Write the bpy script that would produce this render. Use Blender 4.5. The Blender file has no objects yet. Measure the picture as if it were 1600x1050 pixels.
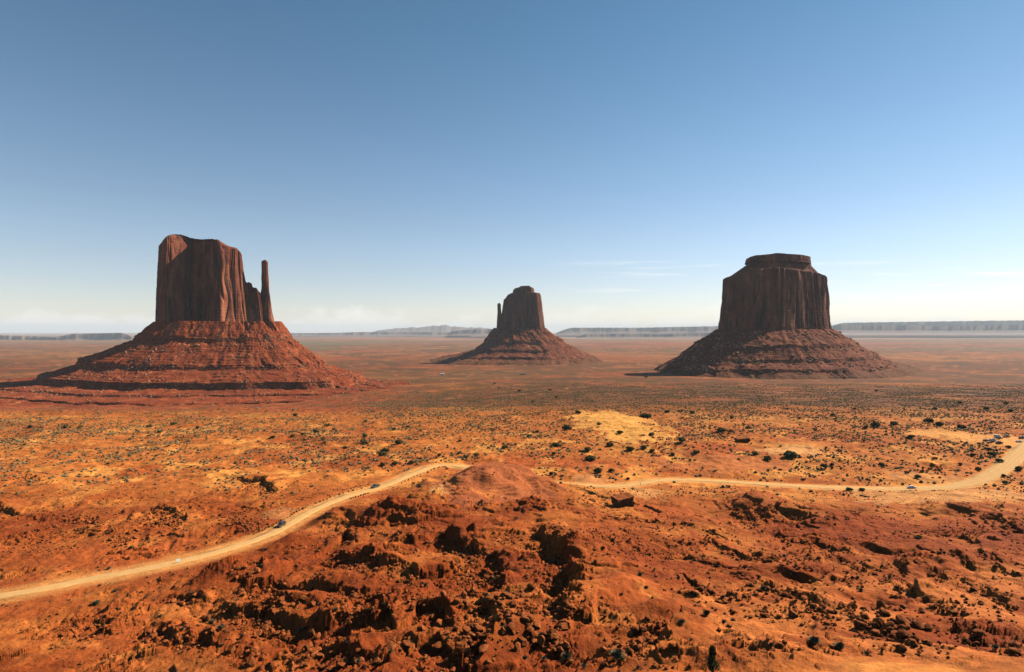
import bpy, bmesh, math, random
import numpy as np
from mathutils import Vector, Matrix

C = bpy.context.scene.collection
SC = bpy.context.scene
rng = np.random.default_rng(7)
random.seed(7)

# ------------------------------------------------------------------ camera
F, U0, V0 = 910.0, 800.0, 517.0          # focal length (px of a 1600 wide frame), principal column, horizon row
cam_d = bpy.data.cameras.new('camera')
cam = bpy.data.objects.new('camera', cam_d); C.objects.link(cam)
cam.location = (0, 0, 0); cam.rotation_euler = (math.radians(90), 0, 0)
cam_d.sensor_width = 36.0; cam_d.lens = F / 1600 * 36.0
cam_d.shift_y = -(525 - V0) / 1600
cam_d.clip_start = 0.5; cam_d.clip_end = 200000
SC.camera = cam

# ------------------------------------------------------------------ sun, sky, exposure
SUN_AZ, SUN_EL = math.radians(63), math.radians(36)
sdir = Vector((math.sin(SUN_AZ) * math.cos(SUN_EL), math.cos(SUN_AZ) * math.cos(SUN_EL), math.sin(SUN_EL)))
sl = bpy.data.lights.new('sun', 'SUN'); sl.energy = 5.0; sl.angle = math.radians(0.53); sl.color = (1.0, 0.92, 0.79)
so = bpy.data.objects.new('sun', sl); C.objects.link(so)
so.rotation_euler = sdir.to_track_quat('Z', 'Y').to_euler()

world = bpy.data.worlds.new('World'); SC.world = world; world.use_nodes = True
wn, wl = world.node_tree.nodes, world.node_tree.links
wn.clear()
def N(nodes, typ, **kw):
    n = nodes.new(typ)
    for k, v in kw.items(): setattr(n, k, v)
    return n
def math_node(nt, op, a, b=None, c=None, clamp=False):
    n = nt.nodes.new('ShaderNodeMath'); n.operation = op; n.use_clamp = clamp
    for i, x in enumerate((a, b, c)):
        if x is None: continue
        if isinstance(x, (int, float)): n.inputs[i].default_value = x
        else: nt.links.new(x, n.inputs[i])
    return n.outputs[0]
def ramp(nt, fac, stops, interp='LINEAR'):
    n = nt.nodes.new('ShaderNodeValToRGB'); cr = n.color_ramp; cr.interpolation = interp
    while len(cr.elements) < len(stops): cr.elements.new(0.5)
    for e, (p, col) in zip(cr.elements, stops):
        e.position = p; e.color = (*col, 1) if len(col) == 3 else col
    nt.links.new(fac, n.inputs[0]); return n.outputs[0]
def noise(nt, vec, scale, detail=4, rough=0.55, dim='3D'):
    n = nt.nodes.new('ShaderNodeTexNoise'); n.noise_dimensions = dim
    n.inputs['Scale'].default_value = scale; n.inputs['Detail'].default_value = detail
    n.inputs['Roughness'].default_value = rough
    if vec is not None: nt.links.new(vec, n.inputs['Vector'])
    return n.outputs['Fac']
def mapping(nt, vec, scale=(1, 1, 1), loc=(0, 0, 0), rot=(0, 0, 0)):
    n = nt.nodes.new('ShaderNodeMapping')
    n.inputs['Scale'].default_value = scale; n.inputs['Location'].default_value = loc; n.inputs['Rotation'].default_value = rot
    nt.links.new(vec, n.inputs['Vector']); return n.outputs[0]
def mixc(nt, fac, a, b, blend='MIX'):
    n = nt.nodes.new('ShaderNodeMix'); n.data_type = 'RGBA'; n.blend_type = blend
    for s, x in ((n.inputs[0], fac), (n.inputs[6], a), (n.inputs[7], b)):
        if isinstance(x, (int, float)): s.default_value = x
        elif isinstance(x, tuple): s.default_value = (*x, 1) if len(x) == 3 else x
        else: nt.links.new(x, s)
    return n.outputs[2]

SKY = 0.066
wt = world.node_tree
sky = N(wn, 'ShaderNodeTexSky', sky_type='NISHITA', sun_disc=False)
sky.sun_elevation = SUN_EL; sky.sun_rotation = SUN_AZ
sky.altitude = 1600; sky.air_density = 1.0; sky.dust_density = 0.25; sky.ozone_density = 1.0
# clouds far away on the sky: low cumulus along the horizon, thin cirrus streaks on the right
tc = N(wn, 'ShaderNodeTexCoord'); sep = N(wn, 'ShaderNodeSeparateXYZ'); wl.new(tc.outputs['Generated'], sep.inputs[0])
dx, dy, dz = sep.outputs
az = math_node(wt, 'DIVIDE', dx, math_node(wt, 'MAXIMUM', dy, 0.05))
el = math_node(wt, 'DIVIDE', dz, math_node(wt, 'MAXIMUM', dy, 0.05))
cmb = N(wn, 'ShaderNodeCombineXYZ'); wl.new(az, cmb.inputs[0]); wl.new(el, cmb.inputs[1])
cv = cmb.outputs[0]
n1 = noise(wt, mapping(wt, cv, (1.0, 1.7, 1), (3.1, 0.2, 0)), 16, 7, 0.6)
big = noise(wt, mapping(wt, cv, (1.0, 0.2, 1), (1.7, 0, 0)), 4.0, 2, 0.5)
def band(x, a, b, c, d):
    up = math_node(wt, 'DIVIDE', math_node(wt, 'SUBTRACT', x, a), b - a, clamp=True)
    dn = math_node(wt, 'DIVIDE', math_node(wt, 'SUBTRACT', d, x), d - c, clamp=True)
    return math_node(wt, 'MULTIPLY', up, dn)
topvar = math_node(wt, 'MULTIPLY_ADD', big, 0.105, -0.020)
hcl = math_node(wt, 'DIVIDE', math_node(wt, 'SUBTRACT', topvar, el), 0.030)
cum = math_node(wt, 'MULTIPLY_ADD', math_node(wt, 'SUBTRACT', n1, 0.5), 4.0, hcl)
cum = math_node(wt, 'MULTIPLY', math_node(wt, 'MULTIPLY', cum, 1.3, clamp=True), band(el, -0.01, 0.004, 0.05, 0.075))
n2 = noise(wt, mapping(wt, cv, (0.6, 11.0, 1), (0.6, 0.5, 0), (0, 0, 0.03)), 6, 5, 0.55)
cir = math_node(wt, 'MULTIPLY_ADD', n2, 6.0, -3.2, clamp=True)
cir = math_node(wt, 'MULTIPLY', cir, math_node(wt, 'MULTIPLY', band(el, 0.05, 0.065, 0.115, 0.13), band(az, 0.05, 0.25, 1.5, 1.8)))
cl = math_node(wt, 'MAXIMUM', math_node(wt, 'MULTIPLY', cum, 0.5), math_node(wt, 'MULTIPLY', cir, 0.7), clamp=True)
tint = ramp(wt, math_node(wt, 'MULTIPLY', dz, 1.0, clamp=True), [(0.0, (1.16, 1.00, 0.96)), (0.06, (1.16, 1.03, 1.00)), (0.14, (1.16, 1.11, 1.07)), (0.27, (0.98, 1.10, 1.08)), (0.46, (0.70, 0.99, 1.00)), (0.8, (0.55, 0.72, 0.80))])
skyc = mixc(wt, cl, mixc(wt, 1.0, sky.outputs[0], tint, 'MULTIPLY'), (10.5, 10.2, 9.8))
bg = N(wn, 'ShaderNodeBackground'); bg.inputs[1].default_value = SKY
wl.new(skyc, bg.inputs[0])
wo = N(wn, 'ShaderNodeOutputWorld'); wl.new(bg.outputs[0], wo.inputs[0])

vs = SC.view_settings
vs.view_transform = 'Standard'; vs.look = 'None'; vs.exposure = 0.78; vs.gamma = 1.0
SC.cycles.use_denoising = True; SC.cycles.denoiser = 'OPENIMAGEDENOISE'
SC.cycles.max_bounces = 4; SC.cycles.diffuse_bounces = 0; SC.cycles.volume_bounces = 0
SC.cycles.glossy_bounces = 2; SC.cycles.transmission_bounces = 2; SC.cycles.transparent_max_bounces = 8

# ------------------------------------------------------------------ numpy noise
_G = np.array([(math.cos(a), math.sin(a)) for a in np.linspace(0, 2 * math.pi, 32, endpoint=False)], dtype=np.float32)
def _h(ix, iy, seed):
    h = (ix.astype(np.uint32) * np.uint32(374761393)) ^ (iy.astype(np.uint32) * np.uint32(668265263)) ^ np.uint32(seed * 2654435 + 97)
    h = (h ^ (h >> np.uint32(13))) * np.uint32(1274126177)
    return h ^ (h >> np.uint32(16))
def pn(x, y, seed=0):
    x = np.asarray(x, np.float32); y = np.asarray(y, np.float32)
    xi = np.floor(x).astype(np.int32); yi = np.floor(y).astype(np.int32)
    fx = x - xi; fy = y - yi
    ux = fx * fx * fx * (fx * (fx * 6 - 15) + 10); uy = fy * fy * fy * (fy * (fy * 6 - 15) + 10)
    def g(ox, oy):
        k = _G[_h(xi + ox, yi + oy, seed) & np.uint32(31)]
        return k[..., 0] * (fx - ox) + k[..., 1] * (fy - oy)
    a = g(0, 0); b = g(1, 0); c = g(0, 1); d = g(1, 1)
    return ((a + (b - a) * ux) * (1 - uy) + (c + (d - c) * ux) * uy) * 1.5
def fbm(x, y, seed=0, octv=4, gain=0.5, lac=2.03):
    s = 0; a = 1.0
    for i in range(octv):
        s = s + a * pn(x, y, seed + i * 17); x = x * lac; y = y * lac; a *= gain
    return s
def ridged(x, y, seed=0, octv=4, gain=0.5):
    s = 0; a = 1.0
    for i in range(octv):
        s = s + a * (1 - 2 * np.abs(pn(x, y, seed + i * 17))); x = x * 2.03; y = y * 2.03; a *= gain
    return s
def msn(x, y, rowv, steps, sy, seed, octv=3):
    """noise whose grain coarsens with distance: fixed scales cross-faded by row; steps = [(distance, scale)]"""
    ld = np.log([s_[0] for s_ in steps]); out = np.zeros(x.shape, np.float32); lr = np.log(rowv)
    for k, (d_, sc) in enumerate(steps):
        e = np.zeros(len(steps)); e[k] = 1; w = np.interp(lr, ld, e); q = np.nonzero(w > 0)[0]
        if len(q): a, b = q[0], q[-1] + 1; out[a:b] += w[a:b, None] * fbm(x[a:b] / sc, y[a:b] / (sc * sy), seed + 3 * k, octv)
    return out
def sst(a, b, x):
    t = np.clip((x - a) / (b - a), 0, 1); return t * t * (3 - 2 * t)

# ------------------------------------------------------------------ object helpers
def tag(o, label=None, cat=None, group=None, kind=None):
    if label: o['label'] = label
    if cat: o['category'] = cat
    if group: o['group'] = group
    if kind: o['kind'] = kind
    return o
def link(name, me, mat=None, parent=None, loc=None):
    o = bpy.data.objects.new(name, me); C.objects.link(o)
    if mat is not None:
        me.materials.clear()
        for m in (mat if isinstance(mat, (list, tuple)) else [mat]): me.materials.append(m)
    if parent is not None: o.parent = parent
    if loc is not None: o.location = loc
    return o
def empty(name, loc, rz=0):
    o = bpy.data.objects.new(name, None); C.objects.link(o); o.location = loc; o.rotation_euler = (0, 0, rz)
    o.empty_display_size = 0.5
    return o
def np_mesh(name, V, Fc, smooth=True, cols=None):
    me = bpy.data.meshes.new(name); V = np.ascontiguousarray(V, np.float32); Fc = np.ascontiguousarray(Fc, np.int32)
    n, k = Fc.shape
    me.vertices.add(len(V)); me.vertices.foreach_set('co', V.ravel())
    me.loops.add(n * k); me.loops.foreach_set('vertex_index', Fc.ravel())
    me.polygons.add(n); me.polygons.foreach_set('loop_start', np.arange(0, n * k, k, dtype=np.int32))
    me.polygons.foreach_set('use_smooth', np.full(n, smooth))
    me.update(calc_edges=True)
    if cols is not None:
        a = me.attributes.new('col', 'FLOAT_COLOR', 'POINT')
        c4 = np.ones((len(V), 4), np.float32); c4[:, :3] = cols
        a.data.foreach_set('color', c4.ravel())
    return me
def grid_faces(nr, nc, wrap=False):
    i = np.arange(nr - 1)[:, None]; j = np.arange(nc if wrap else nc - 1)[None, :]
    a = i * nc + j; b = i * nc + (j + 1) % nc
    return np.stack([a, b, b + nc, a + nc], -1).reshape(-1, 4)
def copy_tree(o, parent=None):
    c = o.copy(); C.objects.link(c); c.parent = parent
    for ch in o.children: copy_tree(ch, c)
    return c

# ------------------------------------------------------------------ materials
def new_mat(name):
    m = bpy.data.materials.new(name); m.use_nodes = True
    nt = m.node_tree; b = nt.nodes['Principled BSDF']
    b.inputs['Roughness'].default_value = 0.95
    b.inputs['Specular IOR Level'].default_value = 0.08
    return m, nt, b
def bump(nt, b, h, strength, dist):
    n = nt.nodes.new('ShaderNodeBump'); n.inputs['Strength'].default_value = strength; n.inputs['Distance'].default_value = dist
    nt.links.new(h, n.inputs['Height']); nt.links.new(n.outputs[0], b.inputs['Normal'])
def soil_mat(name, s1, s2, bd):
    m, nt, b = new_mat(name)
    at = nt.nodes.new('ShaderNodeAttribute'); at.attribute_name = 'col'
    g = nt.nodes.new('ShaderNodeNewGeometry')
    a1 = noise(nt, g.outputs['Position'], s1, 5, 0.65); a2 = noise(nt, g.outputs['Position'], s2, 4, 0.6)
    v = math_node(nt, 'MULTIPLY', math_node(nt, 'MULTIPLY_ADD', a1, 1.1, 0.45), math_node(nt, 'MULTIPLY_ADD', a2, 0.8, 0.6))
    col = mixc(nt, 1.0, at.outputs['Color'], v, 'MULTIPLY')
    nt.links.new(col, b.inputs['Base Color'])
    bump(nt, b, math_node(nt, 'ADD', a1, math_node(nt, 'MULTIPLY', a2, 2.0)), 0.6, bd)
    return m
MAT_GROUND = soil_mat('red_desert_soil', 1.7, 0.33, 0.5)
MAT_TALUS = soil_mat('red_talus_shale', 0.35, 0.06, 2.2)
def cliff_mat(name, base, light, dark, k=1.0):
    m, nt, b = new_mat(name)
    g = nt.nodes.new('ShaderNodeNewGeometry'); P = g.outputs['Position']
    streak = noise(nt, mapping(nt, P, (1, 1, 0.10)), 0.06 * k, 6, 0.62)
    blot = noise(nt, mapping(nt, P, (1, 1, 0.5)), 0.025 * k, 4, 0.6)
    strata = noise(nt, mapping(nt, P, (0.06, 0.06, 1)), 0.22 * k, 4, 0.6)
    fine = noise(nt, P, 0.5 * k, 4, 0.6)
    c = ramp(nt, streak, [(0.36, dark), (0.47, base), (0.58, base), (0.68, light)])
    c = mixc(nt, math_node(nt, 'MULTIPLY_ADD', blot, 4.0, -1.95, clamp=True), c, light)
    c = mixc(nt, math_node(nt, 'MULTIPLY_ADD', noise(nt, mapping(nt, P, (1, 1, 0.16)), 0.033 * k, 3, 0.5), 5.0, -2.75, clamp=True), c, dark)
    c = mixc(nt, 1.0, c, math_node(nt, 'MULTIPLY', math_node(nt, 'MULTIPLY_ADD', strata, 0.45, 0.78), math_node(nt, 'MULTIPLY_ADD', fine, 0.7, 0.65)), 'MULTIPLY')
    nt.links.new(c, b.inputs['Base Color'])
    bump(nt, b, math_node(nt, 'ADD', streak, math_node(nt, 'ADD', math_node(nt, 'MULTIPLY', strata, 0.15), math_node(nt, 'MULTIPLY', fine, 0.3))), 0.8, 5.0)
    return m
MAT_CLIFF_W = cliff_mat('varnished_red_sandstone', (0.17, 0.047, 0.023), (0.38, 0.128, 0.060), (0.042, 0.020, 0.017))
MAT_CLIFF_M = cliff_mat('dark_red_sandstone', (0.125, 0.037, 0.019), (0.28, 0.098, 0.048), (0.036, 0.017, 0.013))
MAT_CLIFF_E = cliff_mat('distant_red_sandstone', (0.125, 0.039, 0.021), (0.22, 0.078, 0.042), (0.05, 0.021, 0.016), 0.7)
def plain(name, col, rough=0.5, spec=0.5, metal=0.0, var=0.0):
    m, nt, b = new_mat(name)
    b.inputs['Base Color'].default_value = (*col, 1); b.inputs['Roughness'].default_value = rough
    b.inputs['Specular IOR Level'].default_value = spec; b.inputs['Metallic'].default_value = metal
    if var:
        tcn = nt.nodes.new('ShaderNodeTexCoord')
        nz = noise(nt, tcn.outputs['Object'], 2.3, 4, 0.6)
        nt.links.new(mixc(nt, math_node(nt, 'MULTIPLY_ADD', nz, var * 2, -var * 0.4, clamp=True), col, (0.5, 0.27, 0.12)), b.inputs['Base Color'])
    return m
def rock_mat(name, c1, c2):
    m, nt, b = new_mat(name)
    tcn = nt.nodes.new('ShaderNodeNewGeometry')
    oi = nt.nodes.new('ShaderNodeObjectInfo')
    a = noise(nt, tcn.outputs['Position'], 1.1, 5, 0.65); f = noise(nt, tcn.outputs['Position'], 6, 3, 0.6)
    c = ramp(nt, a, [(0.3, c1), (0.68, c2)])
    c = mixc(nt, 1.0, c, math_node(nt, 'MULTIPLY_ADD', oi.outputs['Random'], 0.5, 0.72), 'MULTIPLY')
    nt.links.new(c, b.inputs['Base Color']); bump(nt, b, math_node(nt, 'ADD', a, math_node(nt, 'MULTIPLY', f, 0.3)), 0.7, 0.25)
    return m
MAT_ROCK = rock_mat('red_boulder_stone', (0.16, 0.038, 0.010), (0.35, 0.098, 0.025))
def leaf_mat(name, c1, c2):
    m, nt, b = new_mat(name)
    g = nt.nodes.new('ShaderNodeNewGeometry'); oi = nt.nodes.new('ShaderNodeObjectInfo')
    a = noise(nt, g.outputs['Position'], 3.0, 3, 0.6)
    f = math_node(nt, 'ADD', math_node(nt, 'MULTIPLY', g.outputs['Random Per Island'], 0.6), math_node(nt, 'MULTIPLY_ADD', a, 0.9, -0.25), clamp=True)
    c = mixc(nt, f, c1, c2)
    c = mixc(nt, 1.0, c, math_node(nt, 'MULTIPLY_ADD', oi.outputs['Random'], 0.6, 0.7), 'MULTIPLY')
    nt.links.new(c, b.inputs['Base Color'])
    return m
MAT_JUNIPER = leaf_mat('juniper_foliage', (0.045, 0.048, 0.016), (0.15, 0.135, 0.045))
MAT_SAGE = leaf_mat('sage_foliage', (0.10, 0.085, 0.042), (0.27, 0.22, 0.115))
MAT_SCRUB = leaf_mat('desert_scrub_foliage', (0.085, 0.060, 0.024), (0.33, 0.215, 0.095))
MAT_BARK = plain('juniper_bark', (0.16, 0.09, 0.05), 0.95, 0.05)

# ------------------------------------------------------------------ base terrain
LY = [1, 8, 20, 40, 60, 90, 125, 150, 180, 240, 300, 370, 450, 560, 650, 800, 1000, 1500, 1900, 2500, 3300, 5000, 11000, 28000, 80000]
COLS = {
 -900: [-1.8, -7.5, -18, -34, -50, -66, -73, -76, -78, -82, -84, -86, -88, -90, -92, -112, -147, -158, -162, -168, -182, -195, -222, -250, -262],
 100:  [-1.8, -7.5, -18, -34, -50, -66, -72.5, -75.5, -78, -82, -84.5, -86.5, -88, -90, -92, -112, -147, -158, -162, -168, -182, -195, -222, -250, -262],
 420:  [-1.8, -7.5, -18, -33, -46, -60, -68, -72, -75.5, -80, -83, -86.5, -87.5, -89.5, -91.5, -108, -145, -158, -162, -168, -182, -197, -222, -250, -262],
 640:  [-1.8, -7.5, -18, -31, -42.5, -55, -63, -67, -71, -78, -83, -86.5, -87, -89.5, -92, -104, -122, -145, -155, -164, -182, -200, -222, -250, -262],
 850:  [-1.8, -7.5, -18, -30, -41.5, -54, -61, -65, -69, -77, -83.5, -87, -86.5, -89, -92.5, -101, -110, -134, -147, -162, -182, -200, -222, -250, -262],
 1050: [-1.8, -7.5, -18, -29.5, -40.5, -52, -60.5, -66, -71.5, -80, -86.5, -89.5, -87, -89, -92.5, -101, -111, -136, -150, -166, -184, -200, -222, -250, -262],
 1300: [-1.8, -7.5, -18, -29, -38.5, -49, -58.5, -65, -71, -81.5, -89, -90.5, -87, -88.5, -92, -101, -112, -138, -156, -172, -186, -201, -222, -250, -262],
 1600: [-1.8, -7.5, -18, -29, -38.5, -49, -58.5, -65, -71, -81.5, -88.5, -89, -85, -88, -92, -101, -112, -138, -156, -172, -186, -202, -222, -250, -262],
 2500: [-1.8, -7.5, -18, -29, -38.5, -49, -58.5, -65, -71, -81.5, -87, -87, -85, -88, -92, -101, -112, -138, -156, -172, -186, -202, -222, -250, -262],
}
_cu = np.array(sorted(COLS), float); _ct = (_cu - U0) / F
_lyf = np.linspace(0, math.log(80000), 1400)
def _pchip(xk, yk, x):
    xk = np.asarray(xk, float); yk = np.asarray(yk, float); h = np.diff(xk); dl = np.diff(yk) / h
    m = np.zeros(len(xk)); m[0], m[-1] = dl[0], dl[-1]
    for i in range(1, len(xk) - 1):
        if dl[i - 1] * dl[i] > 0:
            w1 = 2 * h[i] + h[i - 1]; w2 = h[i] + 2 * h[i - 1]; m[i] = (w1 + w2) / (w1 / dl[i - 1] + w2 / dl[i])
    k = np.clip(np.searchsorted(xk, x) - 1, 0, len(h) - 1); t = (x - xk[k]) / h[k]
    return ((2 * t**3 - 3 * t**2 + 1) * yk[k] + (t**3 - 2 * t**2 + t) * h[k] * m[k] + (-2 * t**3 + 3 * t**2) * yk[k + 1] + (t**3 - t**2) * h[k] * m[k + 1])
_tab = np.stack([_pchip(np.log(LY), COLS[u], _lyf) for u in sorted(COLS)], 1)
def base_z(t, Y):
    ly = np.clip(np.log(np.maximum(Y, 1.0)) / _lyf[-1] * (len(_lyf) - 1), 0, len(_lyf) - 1.001)
    i = ly.astype(int); f = ly - i
    k = np.clip(np.searchsorted(_ct, t) - 1, 0, len(_ct) - 2)
    g = np.clip((t - _ct[k]) / (_ct[k + 1] - _ct[k]), 0, 1); g = g * g * (3 - 2 * g)
    a = _tab[i, k] * (1 - g) + _tab[i, k + 1] * g; b = _tab[i + 1, k] * (1 - g) + _tab[i + 1, k + 1] * g
    return a * (1 - f) + b * f
_ys = np.exp(np.linspace(math.log(70), math.log(60000), 6000))
def W(u, v):
    """point of the smooth base ground seen along a sight line of the photograph -> world x, y"""
    t = (u - U0) / F
    vv = V0 - base_z(np.full_like(_ys, t), _ys) / _ys * F
    k = np.argmax(vv <= v); Y = _ys[k]
    return np.array([t * Y, Y])

# grid: fan of rows (depth) and columns (sight lines)
rows = np.concatenate([np.geomspace(1, 76, 24, endpoint=False), np.linspace(76, 330, 640, endpoint=False),
                       np.geomspace(330, 760, 330, endpoint=False), np.geomspace(760, 2600, 190, endpoint=False), np.geomspace(2600, 80000, 110)])
tcols = np.concatenate([np.linspace(-2.6, -0.95, 120, endpoint=False), np.linspace(-0.95, 0.95, 1480, endpoint=False), np.linspace(0.95, 2.6, 120)])
NR, NC = len(rows), len(tcols)
TT, YY = np.meshgrid(tcols, rows)
XX = TT * YY
Z = base_z(TT.ravel(), YY.ravel()).reshape(NR, NC)
UU = TT * F + U0
near = rows < 760; nn = int(near.sum())
fg = rows < 345; nf = int(fg.sum())
x, y = XX[:nn].astype(np.float32), YY[:nn].astype(np.float32)
xf, yf = XX[:nf].astype(np.float32), YY[:nf].astype(np.float32)

# undulation everywhere
amp = np.interp(rows, [1, 60, 90, 300, 900, 3000, 20000, 80000], [0, 0.3, 1.0, 1.6, 2.5, 4, 10, 16])[:, None]
Z += amp * msn(XX, YY, rows, [(100, 45), (400, 55), (3000, 320), (20000, 5000)], 0.85, 3)
Z[:nn] += 0.35 * fbm(x / 14, y / 12, 5, 3)
def bump_hill(u, v, h, su, sy, rot=0.0, pw=1.0):
    cx, cy = W(u, v)
    ddx, ddy = xf - cx, yf - cy
    a = ddx * math.cos(rot) + ddy * math.sin(rot); b = -ddx * math.sin(rot) + ddy * math.cos(rot)
    q = (a / su) ** 2 + (b / sy) ** 2
    q = q * (1 + 0.5 * fbm(xf / 17, yf / 17, int(u), 2))
    Z[:nf] += h * np.exp(-np.maximum(q, 0) ** pw)
# ------------------------------------------------------------------ foreground relief
fm = sst(345, 250, yf) * sst(70, 95, yf)               # badlands only in front of the road
left_soft = sst(150, 420, UU[:nf])
fmL = fm * (0.35 + 0.65 * left_soft)
Z[:nf] += fmL * (1.7 * fbm(xf / 40 + 0.3 * yf / 40, yf / 28, 11, 2))
hills = [(774, 758, 11.8, 24, 22, 0.1, 1.3), (700, 772, 4.0, 20, 14, 0.2, 1.2), (612, 812, 8.5, 15, 12, -0.2, 0.85), (672, 815, 6.0, 20, 10, -0.2, 1.0), (520, 812, 4.0, 9, 8, 0.4, 1.0),
         (1186, 792, 7.0, 13, 15, -0.5, 1.0), (1250, 812, 7.5, 24, 11, -0.45, 1.0), (1310, 830, 5.5, 18, 9, -0.3, 1.1), (1515, 800, 4.5, 12, 8, -0.4, 1.0), (1570, 818, 5.0, 16, 8, -0.5, 1.0),
         (160, 905, 2.0, 9, 6, 0.2, 1.0), (440, 850, 3.0, 10, 7, 0.3, 1.0), (380, 900, 4.0, 12, 7, 0.3, 1.0), (925, 875, 3.0, 14, 20, 0.2, 1.2), (1000, 935, 3.0, 14, 14, 0.3, 1.2), (830, 800, 4.0, 18, 14, 0, 1.2),
         (1270, 905, 3.0, 16, 9, -0.3, 1.5), (1480, 880, 3.0, 22, 12, -0.3, 1.4), (1060, 830, 3.0, 20, 14, 0.2, 1.2), (1400, 860, -3.0, 24, 10, -0.3, 1.0), (1120, 800, -3.0, 14, 10, 0, 1.0), (640, 860, -3.5, 18, 10, 0.2, 1)]
for hh in hills: bump_hill(*hh)
# ledges: (photo polyline, drop in metres, reach) - the high side faces the sun
RUB = np.zeros((nf, NC), np.float32)
LEDGES = [
 ([(698, 838), (735, 858), (772, 880), (786, 905), (778, 940)], 4.8, 16),
 ([(792, 838), (832, 836), (856, 856), (884, 884), (888, 930), (880, 985)], 5.0, 18),
 ([(528, 872), (572, 880), (606, 892), (650, 906), (690, 902)], 4.2, 14),
 ([(392, 918), (432, 914), (486, 922), (528, 930), (566, 936), (606, 948)], 4.0, 12),
 ([(330, 958), (366, 966), (414, 966), (470, 980), (510, 978)], 3.6, 12),
 ([(560, 982), (610, 968), (652, 956), (690, 966), (705, 985)], 4.2, 12),
 ([(752, 948), (780, 978), (776, 1012), (742, 1046)], 4.6, 14),
 ([(1006, 1040), (1036, 1016), (1062, 984)], 4.5, 14),
 ([(604, 788), (650, 798), (720, 806)], 3.0, 10),
 ([(720, 794), (742, 788), (756, 800)], 3.5, 8), ([(810, 800), (832, 796)], 2.4, 6),
 ([(376, 888), (400, 880), (408, 905)], 3.2, 8), ([(510, 850), (540, 838), (556, 852)], 3.0, 7),
 ([(1180, 818), (1215, 812), (1262, 818), (1300, 828)], 2.6, 10), ([(1220, 850), (1270, 848), (1330, 866)], 2.0, 9),
 ([(1510, 806), (1550, 818), (1590, 832)], 2.0, 9), ([(1255, 870), (1290, 866), (1350, 885)], 1.6, 8), ([(1420, 880), (1480, 876), (1520, 892)], 1.6, 8),
 ([(120, 975), (150, 965), (172, 985)], 2.6, 8), ([(90, 900), (140, 905), (170, 912)], 1.0, 6),
 ([(1060, 868), (1120, 884), (1180, 905)], 1.4, 8), ([(1150, 905), (1210, 925), (1290, 955)], 1.5, 8), ([(1310, 950), (1380, 985), (1440, 1002), (1500, 1018)], 1.0, 7),
 ([(640, 1010), (690, 1020), (720, 1045)], 3.2, 10), ([(480, 1010), (540, 1020), (600, 1042)], 3.0, 10),
 ([(890, 780), (930, 772), (1000, 790), (1060, 786)], 1.2, 8), ([(1000, 815), (1080, 830), (1130, 846)], 1.3, 8), ([(870, 1020), (920, 1034), (960, 1046)], 2.2, 9),
 ([(1390, 905), (1450, 935), (1500, 960)], 1.7, 7), ([(1450, 890), (1520, 920), (1580, 945)], 1.7, 7), ([(1500, 980), (1560, 1005), (1610, 1028)], 1.8, 7), ([(1330, 890), (1380, 915), (1420, 930)], 1.4, 6),
 ([(1100, 850), (1160, 870), (1220, 880)], 1.6, 7), ([(1180, 868), (1250, 902), (1300, 915)], 1.5, 6), ([(1540, 880), (1580, 900), (1620, 910)], 1.5, 6), ([(1060, 915), (1110, 935), (1160, 945)], 1.3, 6), ([(1350, 850), (1420, 862), (1470, 880)], 1.4, 6),
 ([(250, 935), (310, 930), (360, 940)], 2.0, 9), ([(240, 985), (300, 1000), (350, 1010)], 2.0, 9), ([(420, 955), (450, 962), (490, 960)], 1.8, 8), ([(360, 1010), (420, 1022), (470, 1040)], 2.4, 9), ([(580, 835), (640, 845), (690, 838)], 2.0, 8),
 ([(200, 815), (232, 800), (268, 802), (290, 815)], 3.4, 9), ([(330, 768), (368, 752), (410, 752), (430, 766)], 3.6, 9), ([(0, 752), (30, 742), (60, 750)], 3.0, 8), ([(-60, 800), (-20, 790), (30, 800)], 2.6, 8),
 ([(100, 702), (170, 700), (240, 690)], 1.0, 9), ([(130, 740), (210, 735), (260, 742)], 1.0, 9),
]
def seg_dist(px, py, pts, up=(0.93, 0.36)):
    best = np.full(px.shape, 1e9, np.float32); sg = np.zeros(px.shape, np.float32)
    for (ax, ay), (bx, by) in zip(pts[:-1], pts[1:]):
        vx, vy = bx - ax, by - ay; L2 = vx * vx + vy * vy + 1e-9
        tt = np.clip(((px - ax) * vx + (py - ay) * vy) / L2, 0, 1)
        ex, ey = px - (ax + tt * vx), py - (ay + tt * vy)
        d = ex * ex + ey * ey
        nx, ny = -vy, vx
        if nx * up[0] + ny * up[1] < 0: nx, ny = vy, -vx
        s = np.sign(ex * nx + ey * ny)
        m = d < best; best[m] = d[m]; sg[m] = s[m]
    return np.sqrt(best), sg
wob = 1.7 * pn(xf / 9, yf / 9, 31) + 1.0 * pn(xf / 3.2, yf / 3.2, 32) + 0.3 * pn(xf / 0.9, yf / 0.9, 33)
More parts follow.
